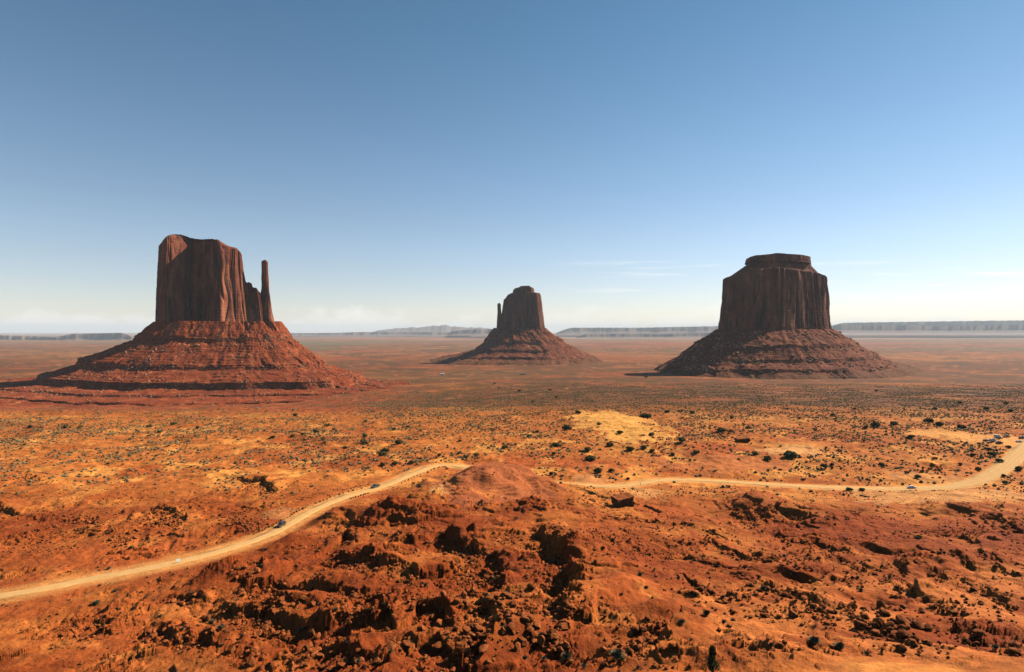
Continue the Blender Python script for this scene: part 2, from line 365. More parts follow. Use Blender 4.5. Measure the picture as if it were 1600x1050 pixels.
for pl, drop, reach in LEDGES:
    pts = [W(*p) for p in pl]
    P = np.array(pts); pad = reach * 4.5 + 8
    r0, r1 = np.searchsorted(rows, P[:, 1].min() - pad), min(nf, np.searchsorted(rows, P[:, 1].max() + pad))
    tmin = ((P[:, 0] - pad) / np.maximum(P[:, 1], 50)).min(); tmax = ((P[:, 0] + pad) / np.maximum(P[:, 1], 50)).max()
    c0, c1 = np.searchsorted(tcols, tmin - 0.06), np.searchsorted(tcols, tmax + 0.06)
    if r1 <= r0 or c1 <= c0: continue
    sl_ = np.s_[r0:r1, c0:c1]
    d, s = seg_dist(xf[sl_], yf[sl_], pts)
    e0, e1 = P[0], P[-1]
    dm = d * s + wob[sl_] * min(1.0, drop / 2.5)
    up_ = (0.55 * sst(-0.3, 0.2, dm) + 0.45 * sst(0.6, 1.3, dm + 0.8 * pn(xf[sl_] / 3, yf[sl_] / 3, 47))) * np.exp(-(np.maximum(dm, 0) / (1.55 * reach)) ** 1.3)
    lo_ = -0.18 * np.exp(-(np.maximum(-dm, 0) / (reach * 0.5)) ** 2) * (1 - sst(-0.25, 0.35, dm))
    ax_ = (e1 - e0) / np.linalg.norm(e1 - e0); Lp = np.linalg.norm(e1 - e0)
    al = (xf[sl_] - e0[0]) * ax_[0] + (yf[sl_] - e0[1]) * ax_[1]
    att = sst(-4, 3, al) * sst(-4, 3, Lp - al)
    var = np.clip(0.85 + 0.6 * pn(xf[sl_] / 13, yf[sl_] / 13, 41), 0.5, 1.2)
    # two benches per ledge
    Z[sl_] += 0.8 * drop * var * (up_ + lo_) * att
    RUB[sl_] = np.maximum(RUB[sl_], att * np.exp(-np.maximum(-dm - 1, 0) / (1.6 * drop)) * (dm < 0.3) * min(1, drop / 3.0))
# terraces that follow the bedding
per = 3.1
zt = Z[:nf] + 1.3 * fbm(xf / 24, yf / 24, 51, 3)
ph = zt / per; fr = ph - np.floor(ph)
tm = fm * sst(-0.15, 0.35, pn(xf / 34, yf / 26, 53) + 0.15)
Z[:nf] += tm * per * 0.55 * (sst(0.62, 0.80, fr) - fr)
zt = Z[:nf] + 0.5 * fbm(xf / 11, yf / 11, 55, 3); ph = zt / 1.15; fr = ph - np.floor(ph)
Z[:nf] += fm * sst(-0.25, 0.15, pn(xf / 19 + 7, yf / 17, 57)) * 1.15 * 0.78 * (sst(0.72, 0.88, fr) - fr)
def cells(px, py, seed):
    """nearest-cell noise: random value and two tilts of the joint block a point lies in"""
    xi, yi = np.floor(px).astype(np.int32), np.floor(py).astype(np.int32)
    best = np.full(px.shape, 9e9, np.float32); hb = np.zeros(px.shape, np.uint32); bx = np.zeros(px.shape, np.float32); by = np.zeros(px.shape, np.float32)
    for ox in (-1, 0, 1):
        for oy in (-1, 0, 1):
            h_ = _h(xi + ox, yi + oy, seed)
            cx_ = xi + ox + (h_ & np.uint32(255)).astype(np.float32) / 255; cy_ = yi + oy + ((h_ >> np.uint32(8)) & np.uint32(255)).astype(np.float32) / 255
            d_ = (px - cx_) ** 2 + (py - cy_) ** 2; m_ = d_ < best
            best = np.where(m_, d_, best); hb = np.where(m_, h_, hb); bx = np.where(m_, px - cx_, bx); by = np.where(m_, py - cy_, by)
    r_ = lambda sh: ((hb >> np.uint32(sh)) & np.uint32(255)).astype(np.float32) / 255 - 0.5
    return r_(16), r_(20) * bx + r_(12) * by
rocky = fm * np.clip(1.3 * RUB + sst(0.05, 0.4, pn(xf / 24, yf / 20, 81) + 0.3 * pn(xf / 7, yf / 7, 82)) * 0.9, 0, 1)
wx_, wy_ = xf + 0.8 * pn(xf / 4, yf / 4, 83), yf + 0.8 * pn(xf / 4, yf / 4, 84)
ra, rb = cells(wx_ / 3.6, wy_ / 2.8, 85); Z[:nf] += rocky * (1.25 * ra + 1.3 * rb)
ra, rb = cells(wx_ / 1.35, wy_ / 1.15, 86); Z[:nf] += rocky * (0.55 * ra + 0.6 * rb)
# small rills, crusts and rock grain
gr = sst(-0.2, 0.5, pn(xf / 22, yf / 20, 61))
Z[:nf] += fm * (0.22 * ridged(xf / 7.5, yf / 6.5, 63, 3) * (0.15 + gr) + 0.13 * fbm(xf / 1.7, yf / 1.7, 65, 2))
gl = sst(0.1, -0.5, pn(xf / 30, yf / 24, 67))
Z[:nf] -= fm * gl * 0.8 * np.maximum(0, ridged((xf + 0.4 * yf) / 9, (yf - 0.4 * xf) / 40, 69, 2) - 0.4)
Z[:nn] += sst(300, 345, y) * (0.35 * fbm(x / 5.0, y / 5.0, 71, 2) + 1.5 * np.maximum(0, ridged(x / 52, y / 34, 73, 3) - 0.75))
# dune behind the bend
cx, cy = W(965, 664); Z[:nn] += 4.0 * np.exp(-(((x - cx) / 36) ** 2 + ((y - cy) / 45) ** 2))

# ------------------------------------------------------------------ road bed
ROAD = [(-160, 950, -77), (0, 931, -77.5), (60, 921, -77.5), (120, 909, -78), (184, 897, -78), (250, 884, -78), (320, 868, -78.3), (400, 843, -79.3), (445, 823, -80),
        (490, 797, -81.2), (540, 776, -82.3), (600, 759, -83.3), (640, 742, -84.2), (680, 728, -85), (712, 728, -85.6), (760, 735, -86.6), (800, 743, -87.3), (850, 753, -88),
        (900, 758, -88.6), (960, 760, -89), (1000, 755, -89.5), (1040, 750, -90), (1100, 751, -90.6), (1200, 757, -91.3), (1300, 762, -91.8), (1400, 764, -92), (1480, 761, -91.6),
        (1530, 750, -90.4), (1570, 729, -88.2), (1600, 702, -85.6), (1630, 680, -84.5), (1690, 662, -84.5), (1800, 650, -85)]
def catmull(P, n):
    P = np.asarray(P, float); out = []
    Q = np.vstack([2 * P[0] - P[1], P, 2 * P[-1] - P[-2]])
    for i in range(1, len(Q) - 2):
        t = np.linspace(0, 1, n, endpoint=False)[:, None]
        a, b, c, d = Q[i - 1], Q[i], Q[i + 1], Q[i + 2]
        out.append(0.5 * (2 * b + (c - a) * t + (2 * a - 5 * b + 4 * c - d) * t ** 2 + (3 * b - a - 3 * c + d) * t ** 3))
    return np.vstack(out + [P[-1:]])
rw = []
for u, v, z in ROAD:
    Yr = -z * F / (v - V0); rw.append(((u - U0) / F * Yr, Yr, z))
RC = catmull(rw, 10)                                    # road centre line
RW = 4.6                                                # half width
dR = np.full((nn, NC), 1e9, np.float32); zR = np.zeros((nn, NC), np.float32)
r0, r1 = np.searchsorted(rows, RC[:, 1].min() - 30), min(nn, np.searchsorted(rows, RC[:, 1].max() + 30))
bx_, by_ = x[r0:r1], y[r0:r1]
for k in range(len(RC) - 1):
    a, b = RC[k], RC[k + 1]
    j0, j1 = np.searchsorted(rows, min(a[1], b[1]) - 24) , min(nn, np.searchsorted(rows, max(a[1], b[1]) + 24))
    i0, i1 = np.searchsorted(tcols, (min(a[0], b[0]) - 26) / min(a[1], b[1]) - 0.02), np.searchsorted(tcols, (max(a[0], b[0]) + 26) / min(a[1], b[1]) + 0.02)
    q = np.s_[j0:j1, i0:i1]
    vx, vy = b[0] - a[0], b[1] - a[1]
    tt = np.clip(((x[q] - a[0]) * vx + (y[q] - a[1]) * vy) / (vx * vx + vy * vy), 0, 1)
    d = np.hypot(x[q] - a[0] - tt * vx, y[q] - a[1] - tt * vy); m = d < dR[q]
    dq = dR[q]; zq = zR[q]; dq[m] = d[m]; zq[m] = (a[2] + tt * (b[2] - a[2]))[m]
hidefill = np.where(dR < 60, 1 - sst(6.2, 17, dR + 1.5 * pn(x / 8, y / 8, 77)), 0)
Z[:nn] = Z[:nn] * (1 - hidefill) + (zR + 0.0) * hidefill

# ------------------------------------------------------------------ what is seen, and lookups on the finished ground
VROW = V0 - Z / YY * F
vis = VROW <= np.minimum.accumulate(np.vstack([np.full((1, NC), 1e9), VROW[:-1]]), 0) + 0.3
def gz(px, py):
    t = px / py
    i = np.clip(np.interp(t, tcols, np.arange(NC)), 0, NC - 1.001); j = np.clip(np.interp(py, rows, np.arange(NR)), 0, NR - 1.001)
    i0 = np.asarray(i).astype(int); j0 = np.asarray(j).astype(int); fi, fj = i - i0, j - j0
    return (Z[j0, i0] * (1 - fi) + Z[j0, i0 + 1] * fi) * (1 - fj) + (Z[j0 + 1, i0] * (1 - fi) + Z[j0 + 1, i0 + 1] * fi) * fj
def lookup(A, px, py):
    i = np.clip(np.rint(np.interp(px / py, tcols, np.arange(NC))).astype(int), 0, NC - 1)
    j = np.clip(np.rint(np.interp(py, rows, np.arange(NR))).astype(int), 0, A.shape[0] - 1)
    return A[j, i]
j80 = int(np.searchsorted(rows, 76))
def at(u, v):
    """first point of the finished ground along a sight line"""
    t = (u - U0) / F; i = int(np.argmin(abs(tcols - t)))
    k = j80 + int(np.argmax(VROW[j80:, i] <= v)); Y = rows[k]
    return Vector((t * Y, Y, float(gz(np.array(t * Y), np.array(Y)))))

# ------------------------------------------------------------------ ground colours (albedo zones)
def lerp(a, b, m): return a + (np.asarray(b, np.float32) - a) * m[..., None]
COL = np.empty((NR, NC, 3), np.float32)
xa, ya = XX.astype(np.float32), YY.astype(np.float32)
STP = [(100, 18), (350, 30), (1200, 130), (6000, 900), (30000, 5000)]
nA = msn(xa, ya, rows, STP, 1.0, 101, 4); nB = msn(xa, ya, rows, [(d_, q * 3.3) for d_, q in STP], 0.6, 203, 3); nC = msn(xa, ya, rows, [(d_, q * .25) for d_, q in STP], 1.0, 305, 3)
COL[:] = (0.40, 0.135, 0.035)
COL = lerp(COL, (0.33, 0.086, 0.024), sst(-0.1, 0.6, nB))
COL = lerp(COL, (0.58, 0.26, 0.072), sst(0.0, 0.6, nA) * 0.9)
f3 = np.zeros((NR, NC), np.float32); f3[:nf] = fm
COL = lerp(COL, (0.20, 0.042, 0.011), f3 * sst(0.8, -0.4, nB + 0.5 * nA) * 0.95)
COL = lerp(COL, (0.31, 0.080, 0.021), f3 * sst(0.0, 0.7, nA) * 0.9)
rightslab = f3 * sst(1000, 1150, UU) * sst(190, 120, ya)
COL = lerp(COL, (0.43, 0.145, 0.044), rightslab * sst(-0.5, 0.4, nA) * 0.9)
dy_ = np.gradient(Z[:nf], rows[:nf], axis=0); slope = sst(0.55, 1.3, np.abs(dy_ + np.tan(0) ))
# far plain
mid = sst(560, 900, ya) * sst(5200, 3000, ya)
COL = lerp(COL, (0.125, 0.047, 0.020), mid * sst(-1.1, 0.0, nB) * 0.95)
COL = lerp(COL, (0.20, 0.056, 0.023), mid * sst(0.15, 0.7, nA) * 0.6)
leftmid = sst(620, 700, ya) * sst(1900, 1500, ya) * sst(700, 560, UU)
COL = lerp(COL, (0.31, 0.078, 0.028), leftmid)
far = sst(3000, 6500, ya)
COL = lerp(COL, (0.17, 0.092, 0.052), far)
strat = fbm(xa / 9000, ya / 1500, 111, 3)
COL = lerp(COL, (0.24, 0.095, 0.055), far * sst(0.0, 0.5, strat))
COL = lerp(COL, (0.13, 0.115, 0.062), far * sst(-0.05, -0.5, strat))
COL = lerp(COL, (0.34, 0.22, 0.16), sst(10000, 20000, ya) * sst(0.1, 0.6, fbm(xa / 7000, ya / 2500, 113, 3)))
# scrub tint where plants grow too small to tell apart
scrubD = np.clip(0.62 + 0.75 * nA + 0.4 * nB, 0, 1)
spk = sst(0.0, 0.4, msn(xa, ya, rows, [(400, 2.6), (900, 6), (2500, 22), (8000, 90)], 1.8, 421, 2))
COL = lerp(COL, (0.080, 0.050, 0.025), sst(330, 760, ya) * sst(11000, 4000, ya) * (0.25 + 0.75 * scrubD) * (0.30 + 0.55 * spk))
dx_, dy0 = W(720, 585); green = 0.6 * np.exp(-(((xa - dx_) / 500) ** 2 + ((ya - dy0) / 450) ** 2))
COL = lerp(COL, (0.12, 0.095, 0.045), np.clip(green, 0, 1) * 0.5 * sst(900, 1300, ya))
fz = sst(700, 1000, ya) * sst(14000, 7000, ya)
clump = msn(xa, ya, rows, [(700, 30), (1500, 80), (4000, 300), (12000, 1200)], 1.6, 431, 4)
COL = lerp(COL, (0.062, 0.047, 0.024), fz * sst(0.0, 0.45, clump) * 0.6)
wash = 1 - 2 * np.abs(msn(xa, ya, rows, [(700, 90), (1500, 200), (4000, 700), (12000, 2500)], 1.3, 441, 3))
COL = lerp(COL, (0.34, 0.135, 0.060), fz * sst(0.86, 0.98, wash) * 0.55)
COL = lerp(COL, (0.25, 0.072, 0.028), fz * sst(0.1, 0.6, msn(xa, ya, rows, [(700, 120), (1500, 260), (4000, 900), (12000, 2500)], 1.0, 451, 3)) * 0.6)
# bare patches: dune, wash, viewpoint, road margins
def patch(u, v, ru, rv, col, k=1.0, seed=1):
    (px_, py_), (qx, qy), (sx, sy) = W(u, v), W(u + ru, v), W(u, v - rv)
    q = np.sqrt(((xa - px_) / abs(qx - px_)) ** 2 + ((ya - py_) / abs(sy - py_)) ** 2) + 0.7 * nC + 0.45 * nA
    global COL
    m = sst(1.1, 0.75, q) * k
    COL = lerp(COL, col, m); return m
bare = np.zeros((NR, NC), np.float32)
for a in [(962, 662, 58, 19, (0.60, 0.31, 0.088), 1.0), (1240, 704, 50, 8, (0.58, 0.32, 0.14), 0.85), (1530, 684, 62, 13, (0.60, 0.29, 0.095), 0.95), (1470, 678, 50, 6, (0.60, 0.30, 0.10), 0.8),
          (1500, 776, 150, 13, (0.53, 0.27, 0.11), 0.85), (1440, 745, 60, 6, (0.50, 0.25, 0.10), 0.7), (930, 750, 32, 6, (0.50, 0.24, 0.11), 0.7), (1150, 725, 120, 14, (0.40, 0.14, 0.05), 0.9), (1000, 768, 40, 8, (0.52, 0.27, 0.11), 0.7),
          (690, 775, 24, 8, (0.58, 0.31, 0.12), 0.8), (440, 802, 26, 8, (0.44, 0.21, 0.09), 0.5), (760, 765, 90, 30, (0.33, 0.105, 0.050), 0.8)]:
    bare = np.maximum(bare, patch(*a))
rd = np.full((NR, NC), 1e9, np.float32); rd[:nn] = dR
nearroad = sst(8.5, 4, rd + 2.0 * nC) * np.interp(UU, [0, 500, 1100], [0.6, 0.8, 1.0])
COL = lerp(COL, (0.60, 0.33, 0.13), nearroad * 0.8)
bare = np.maximum(bare, sst(8, 5, rd))
COL *= (1 + 0.32 * nC)[..., None]
COL *= np.array([1.06, 0.90, 0.66], np.float32)
np.clip(COL, 0.008, 0.75, out=COL)
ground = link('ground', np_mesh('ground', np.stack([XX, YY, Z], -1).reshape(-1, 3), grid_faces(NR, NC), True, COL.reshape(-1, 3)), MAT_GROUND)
tag(ground, kind='structure')

# road sheet
rn = np.zeros_like(RC[:, :2]); tg = np.gradient(RC[:, :2], axis=0); tg /= np.linalg.norm(tg, axis=1)[:, None]
rn[:, 0], rn[:, 1] = -tg[:, 1], tg[:, 0]
prof = [(-1.0, -0.35), (-0.93, 0.05), (-0.5, 0.09), (-0.15, 0.12), (0.15, 0.12), (0.5, 0.09), (0.93, 0.05), (1.0, -0.35)]
RVs = []
slen = np.cumsum(np.r_[0, np.linalg.norm(np.diff(RC[:, :2], axis=0), axis=1)])
for k, (w, dz_) in enumerate(prof):
    jit = 1 + 0.20 * pn(slen / 9, np.full_like(slen, k * 3.7), 131 + k) + 0.14 * pn(slen / 3, np.full_like(slen, k * 1.7), 141 + k)
    hw = RW * jit * np.interp(RC[:, 0], [-100, 60, 200, 320], [0.56, 0.60, 0.76, 1.3])
    RVs.append(np.column_stack([RC[:, 0] + rn[:, 0] * w * hw, RC[:, 1] + rn[:, 1] * w * hw, RC[:, 2] + dz_]))
RVs = np.stack(RVs, 1)
m, nt, b = new_mat('packed_pale_dirt')
uvn = nt.nodes.new('ShaderNodeAttribute'); uvn.attribute_name = 'lane'
g = nt.nodes.new('ShaderNodeNewGeometry')
a1 = noise(nt, g.outputs['Position'], 0.35, 5, 0.6); a2 = noise(nt, g.outputs['Position'], 2.5, 3, 0.6)
c = ramp(nt, a1, [(0.3, (0.50, 0.26, 0.085)), (0.55, (0.62, 0.35, 0.125)), (0.75, (0.68, 0.41, 0.17))])
trk = math_node(nt, 'MULTIPLY', math_node(nt, 'ABSOLUTE', math_node(nt, 'SINE', math_node(nt, 'MULTIPLY', uvn.outputs['Fac'], 7.5))), math_node(nt, 'MULTIPLY_ADD', a1, 1.1, 0.0))
c = mixc(nt, trk, c, (0.50, 0.26, 0.095)); c = mixc(nt, 1.0, c, math_node(nt, 'MULTIPLY_ADD', a2, 0.6, 0.68), 'MULTIPLY')
nt.links.new(c, b.inputs['Base Color']); bump(nt, b, a2, 0.4, 0.08)
rme = np_mesh('road', RVs.reshape(-1, 3), grid_faces(len(RC), len(prof)))
la = rme.attributes.new('lane', 'FLOAT', 'POINT'); la.data.foreach_set('value', np.tile(np.array([p[0] for p in prof], np.float32), len(RC)))
tag(link('road', rme, m), kind='structure')

# ------------------------------------------------------------------ buttes
def closed_spline(pts, n):
    P = np.asarray(pts, float); k = len(P); tt = np.linspace(0, k, n, endpoint=False)
    i = tt.astype(int); f = (tt - i)[:, None]
    a, b, c, d = P[(i - 1) % k], P[i % k], P[(i + 1) % k], P[(i + 2) % k]
    return 0.5 * (2 * b + (c - a) * f + (2 * a - 5 * b + 4 * c - d) * f ** 2 + (3 * b - a - 3 * c + d) * f ** 3)
def cliff(name, mat, parent, bot, top, Yc, tops, vbot, ns=700, nh=130, amp=7.0, fw=20.0, seed=1, strata=0.6, ntop=24, topn=1.5, foot=0.5, tp=1.0):
    """a rock wall standing on an outline, fluted by vertical joints; tops = [(u, v)] skyline of its rim"""
    B = closed_spline(bot, ns); T = closed_spline(top, ns)
    tu = np.array([p[0] for p in tops], float); tv = np.array([p[1] for p in tops], float)
    zb = (V0 - vbot) / F * Yc
    h = np.linspace(0, 1, nh)[:, None]
    w_ = 1 - (1 - h) ** tp; Pu = B[None, :, 0] * (1 - w_) + T[None, :, 0] * w_; Pd = B[None, :, 1] * (1 - w_) + T[None, :, 1] * w_
    Yw = Yc + Pd; Xw = (Pu - U0) / F * Yw
    zt = (V0 - np.interp(T[:, 0], tu, tv)) / F * Yc
    si_ = np.arange(ns); zt = zt + topn * 1.3 * pn(np.floor(si_ / (ns / 46.)) * 3.3 + .4, si_ * 0 + seed * .7, seed + 19)
    zz = zb + (zt[None, :] - zb) * h
    gx = np.roll(Xw, -1, 1) - np.roll(Xw, 1, 1); gy = np.roll(Yw, -1, 1) - np.roll(Yw, 1, 1)
    L = np.hypot(gx, gy) + 1e-6; nx, ny = gy / L, -gx / L
    area = (Xw[0] * np.roll(Yw[0], -1) - np.roll(Xw[0], -1) * Yw[0]).sum()
    if area < 0: nx, ny = -nx, -ny
    s = np.cumsum(np.hypot(gx[0], gy[0]) / 2)[None, :] + 0 * h
    sw = s + 1.3 * fw * pn(s / (fw * 3), zz / (fw * 14), seed + 5) + 0.2 * fw * pn(s / fw, zz / (fw * 3), seed + 15); wall_ = sst(-0.35, 0.25, pn(s / (fw * 2.6), zz / (fw * 6), seed + 16))
    pil = lambda f, zf, sd: 2.0 * np.sqrt(np.abs(pn(sw / f, zz / zf, sd))) - 1.0          # pillars parted by narrow joints
    fl = 1.05 * pil(fw, fw * 14, seed) * (0.3 + 0.7 * wall_) + 0.32 * pil(fw * 0.4, fw * 6, seed + 1) * sst(-0.3, 0.3, pn(sw / (fw * 1.6), zz / (fw * 3), seed + 14))
    fl += 0.95 * pn(sw / (fw * 2.3), zz / (fw * 7), seed + 2) + 0.10 * pn(sw / (fw * 0.16), zz / (fw * 0.9), seed + 3)
    ci_ = np.floor(sw / (fw * 0.45) + 0.5 * pn(sw / fw, zz / (fw * 2), seed + 9)); blk = pn(ci_ * 3.7 + .31, np.floor(zz / (fw * 2.4) + 3.1 * np.sin(ci_ * 12.9)) * 5.3 + .37, seed + 6)
    fl -= 2.6 * np.exp(-(pn(sw / (fw * 1.1) + 9.1, zz / (fw * 16), seed + 17) / 0.055) ** 2) * sst(-0.2, 0.2, pn(s / (fw * 2), zz / (fw * 5), seed + 18))
    fl += 0.34 * blk
    bed = strata * (0.10 * pn(s / (fw * 4), zz / 4.2, seed + 7) + 0.5 * np.maximum(0, 1 - h / 0.16) * (0.6 + pn(s / fw, zz / 4.0, seed + 8)))
    rim = -0.35 * np.maximum(0, (h - 0.975) / 0.025) ** 2
    d = amp * (fl * 0.55 + bed + rim + foot * (1 - h) ** 5 - 0.35)
    Xd, Yd = Xw + nx * d, Yw + ny * d
    rings = [np.stack([Xd, Yd, zz], -1)]
    cx, cy = Xd[-1].mean(), Yd[-1].mean()
    for k in range(1, ntop + 1):
        q = 1 - (k / ntop) ** 1.0
        xr, yr = cx + (Xd[-1] - cx) * q, cy + (Yd[-1] - cy) * q
        ur = xr / yr * F + U0
        zr = (V0 - np.interp(ur, tu, tv)) / F * Yc
        zr = zr * min(1, k / 3) + zt * (1 - min(1, k / 3)) + topn * pn(xr / 9, yr / 9, seed + 11) * min(1, k / 2) + topn * min(1, k / 4)
        rings.append(np.stack([xr, yr, zr], -1)[None])
    V = np.concatenate(rings, 0)
    return link(name, np_mesh(name, V.reshape(-1, 3), grid_faces(V.shape[0], ns, True), True), mat, parent)
def talus(name, mat, parent, levels, seed, cols, n=1300, nr=330, gull=3.0, pw=2.6, name_red=False):
    """the scree cone below a wall: level curves (u left, u right, y front, y back, z) from the wall's foot outwards"""
    L = np.array(levels, float); k = np.linspace(0, len(L) - 1, nr)
    D = np.column_stack([np.interp(k, np.arange(len(L)), L[:, c]) for c in range(5)])
    ph = np.linspace(0, 2 * math.pi, n, endpoint=False)
    # denser sampling towards the viewer's side
    ph = ph + 0.45 * np.cos(ph)
    cp, sp = np.cos(ph), np.sin(ph)
    ce = np.sign(cp) * np.abs(cp) ** (2 / pw); se = np.sign(sp) * np.abs(sp) ** (2 / pw)
    uc, uh = (D[:, 0] + D[:, 1]) / 2, (D[:, 1] - D[:, 0]) / 2
    yc, yh = (D[:, 2] + D[:, 3]) / 2, (D[:, 3] - D[:, 2]) / 2
    oz = np.clip(k[:, None] / (len(L) - 1), 0, 1)
    wv = 1 + oz * (0.10 * pn(ph * 1.9 + seed, ph * 0, seed + 31) + 0.05 * pn(ph * 6 + seed, oz * 3 + ph * 0, seed + 32))[...]
    U = uc[:, None] + uh[:, None] * ce * wv; Y = yc[:, None] + yh[:, None] * se * wv; X = (U - U0) / F * Y
    kk = k[:, None] + 0.12 * fbm(X / 90, Y / 90, seed, 3) + 0.04 * fbm(X / 14, Y / 14, seed + 3, 2) + 0 * X
    kk = np.clip(kk + 0.09 * pn(ph * 4.5, k[:, None] * 0.35 + 0 * ph, seed + 33), 0, len(L) - 1)
    ext = np.clip(k[:, None] / 1.0, 0, 1) * np.clip((len(L) - 1 - k[:, None]) / 1.0, 0, 1)
    zz = np.interp(kk.ravel(), np.arange(len(L)), L[:, 4]).reshape(kk.shape)
    Ls = L[:, 4].copy(); Ls[1:-1] = (L[:-2, 4] + L[1:-1, 4] + L[2:, 4]) / 3; Ls[2:-2] = (Ls[1:-3] + Ls[2:-2] + Ls[3:-1]) / 3
    zs = np.interp(kk.ravel(), np.arange(len(L)), Ls).reshape(kk.shape)
    zz = zz + (zs - zz) * 0.75 * sst(0.15, 0.6, pn(ph * 7 + 3.3, kk * 0.5, seed + 35) + 0.3 * pn(ph * 25, kk * 0.9, seed + 36))      # ledges buried under scree here and there
    ang = np.arctan2((Y - yc[:, None]) / yh.max(), (U - uc[:, None]) / uh.max())
    rad = ridged(ang * 9, k[:, None] * 0.25 + 0 * ang, seed + 5, 3)
    zz += ext * gull * (0.42 * rad + 0.42 * fbm(X / 34, Y / 34, seed + 7, 4, 0.5)) 
    st = (zz + 2.5 * pn(X / 60, Y / 60, seed + 9)) / 6.5; fr = st - np.floor(st)
    zz += ext * 6.5 * 0.42 * (sst(0.5, 0.85, fr) - fr) * sst(-0.25, 0.3, pn(X / 110, zz / 14, seed + 10))
    zz += ext * 0.9 * np.maximum(0, pn(X / 4.5, Y / 4.5, seed + 12)) ** 1 * 2
    c1, c2, c3 = (np.array(c, np.float32) for c in cols)
    nA = fbm(X / 40, Y / 40, seed + 21, 4); bed = pn(X / 260, zz / 7.0, seed + 23)
    Cc = np.empty(X.shape + (3,), np.float32); Cc[:] = c1
    Cc = lerp(Cc, c2, sst(-0.1, 0.55, nA)); Cc = lerp(Cc, c3, sst(0.05, 0.5, bed) * 0.6)
    pale = sst(0.52, 0.75, pn(X / 3.2, Y / 3.2, seed + 25) + 0.25 * nA)
    Cc = lerp(Cc, (0.52, 0.25, 0.14), pale * 0.7 * ext)
    if not name_red: Cc = lerp(Cc, (0.125, 0.052, 0.024), sst(len(L) - 4.4, len(L) - 3.0, k[:, None] + 0.7 * nA))
    Cc *= (1 + 0.2 * fbm(X / 9, Y / 9, seed + 27, 2))[..., None]
    return link(name, np_mesh(name, np.stack([X, Y, zz], -1).reshape(-1, 3), grid_faces(nr, n, True), True, np.clip(Cc.reshape(-1, 3) * np.array([1.0, 0.88, 0.70]), 0.008, 0.7)), mat, parent)
def zv(v, Y): return (V0 - v) / F * Y
def butte_root(name, u, v, Y, label):
    o = empty(name, ((u - U0) / F * Y, Y, zv(v, Y)))
    return tag(o, label, 'butte')
def adopt(root):
    for ch in root.children: ch.matrix_parent_inverse = Matrix.Translation(-root.location)

# west: broad block with a thumb on its right
west = butte_root('mitten_butte', 330, 600, 1700, 'broad red sandstone butte at left with thin thumb spire on its right end')
talus('talus_slope', MAT_TALUS, west, [
    (262, 420, 1640, 1770, 20), (240, 440, 1610, 1795, 26), (211, 456, 1560, 1805, -18), (208, 459, 1553, 1806, -28), (165, 482, 1510, 1812, -58), (122, 508, 1462, 1820, -88), (117, 512, 1454, 1821, -99),
    (86, 545, 1396, 1830, -116), (64, 562, 1374, 1836, -123), (58, 568, 1368, 1838, -140), (0, 600, 1296, 1850, -144), (-6, 606, 1290, 1852, -147.5), (-60, 640, 1205, 1880, -149), (-66, 650, 1198, 1884, -153),
    (-130, 700, 1110, 1920, -155), (-136, 706, 1104, 1924, -160), (-190, 760, 1010, 1960, -176)], 201,
    ((0.205, 0.047, 0.018), (0.27, 0.068, 0.026), (0.145, 0.034, 0.015)), n=1500, nr=380, gull=2.6, name_red=True)
cliff('cliff_block', MAT_CLIFF_W, west,
      [(244, 0), (243, -50), (247, -100), (256, -128), (273, -106), (289, -78), (300, -48), (307, -22), (318, -30), (327, -60), (334, -94), (344, -98), (359, -78), (375, -54), (386, -26), (388, 16), (364, 50), (262, 45)],
      [(248, 0), (247, -44), (251, -90), (259, -115), (274, -96), (288, -70), (297, -44), (304, -24), (315, -28), (325, -50), (333, -78), (343, -84), (357, -66), (370, -46), (379, -22), (380, 14), (360, 44), (265, 40)],
      1755, [(240, 390), (248, 385), (251, 380), (256, 378), (264, 377), (270, 375), (282, 374), (290, 375), (296, 377), (304, 377.5), (318, 378.5), (330, 379.5), (345, 383), (356, 388), (366, 390), (374, 391), (379, 396), (390, 402)],
      517, 1200, 220, 11.0, 36, 301, 0.5)
cliff('shoulder_fin', MAT_CLIFF_W, west,
      [(374, 0), (374, -55), (384, -72), (393, -70), (400, -62), (408, -66), (414, -50), (416, -20), (410, 10), (390, 20)],
      [(374, 0), (375, -42), (383, -52), (391, -48), (398, -44), (405, -44), (409, -36), (410, -14), (406, 4), (390, 10)],
      1803, [(372, 434), (379, 434), (382, 436), (384, 446), (389, 444), (393, 446), (395, 452), (401, 453), (404, 458), (412, 461)], 518, 420, 110, 5.0, 16, 311, 0.6, 14, 2.5)
cliff('thumb_spire', MAT_CLIFF_W, west,
      [(404, -20), (408, -48), (418, -56), (428, -48), (434, -20), (430, 6), (418, 14), (408, 6)],
      [(408, -20), (409, -30), (413, -34), (418, -30), (419.5, -20), (418, -10), (413, -6), (409.5, -10)],
      1803, [(405, 411), (409, 409), (412, 408), (415, 408), (417, 409), (422, 412)], 520, 320, 150, 4.2, 10, 321, 0.3, 8, 0.6, 0.3, 2.6)
adopt(west)

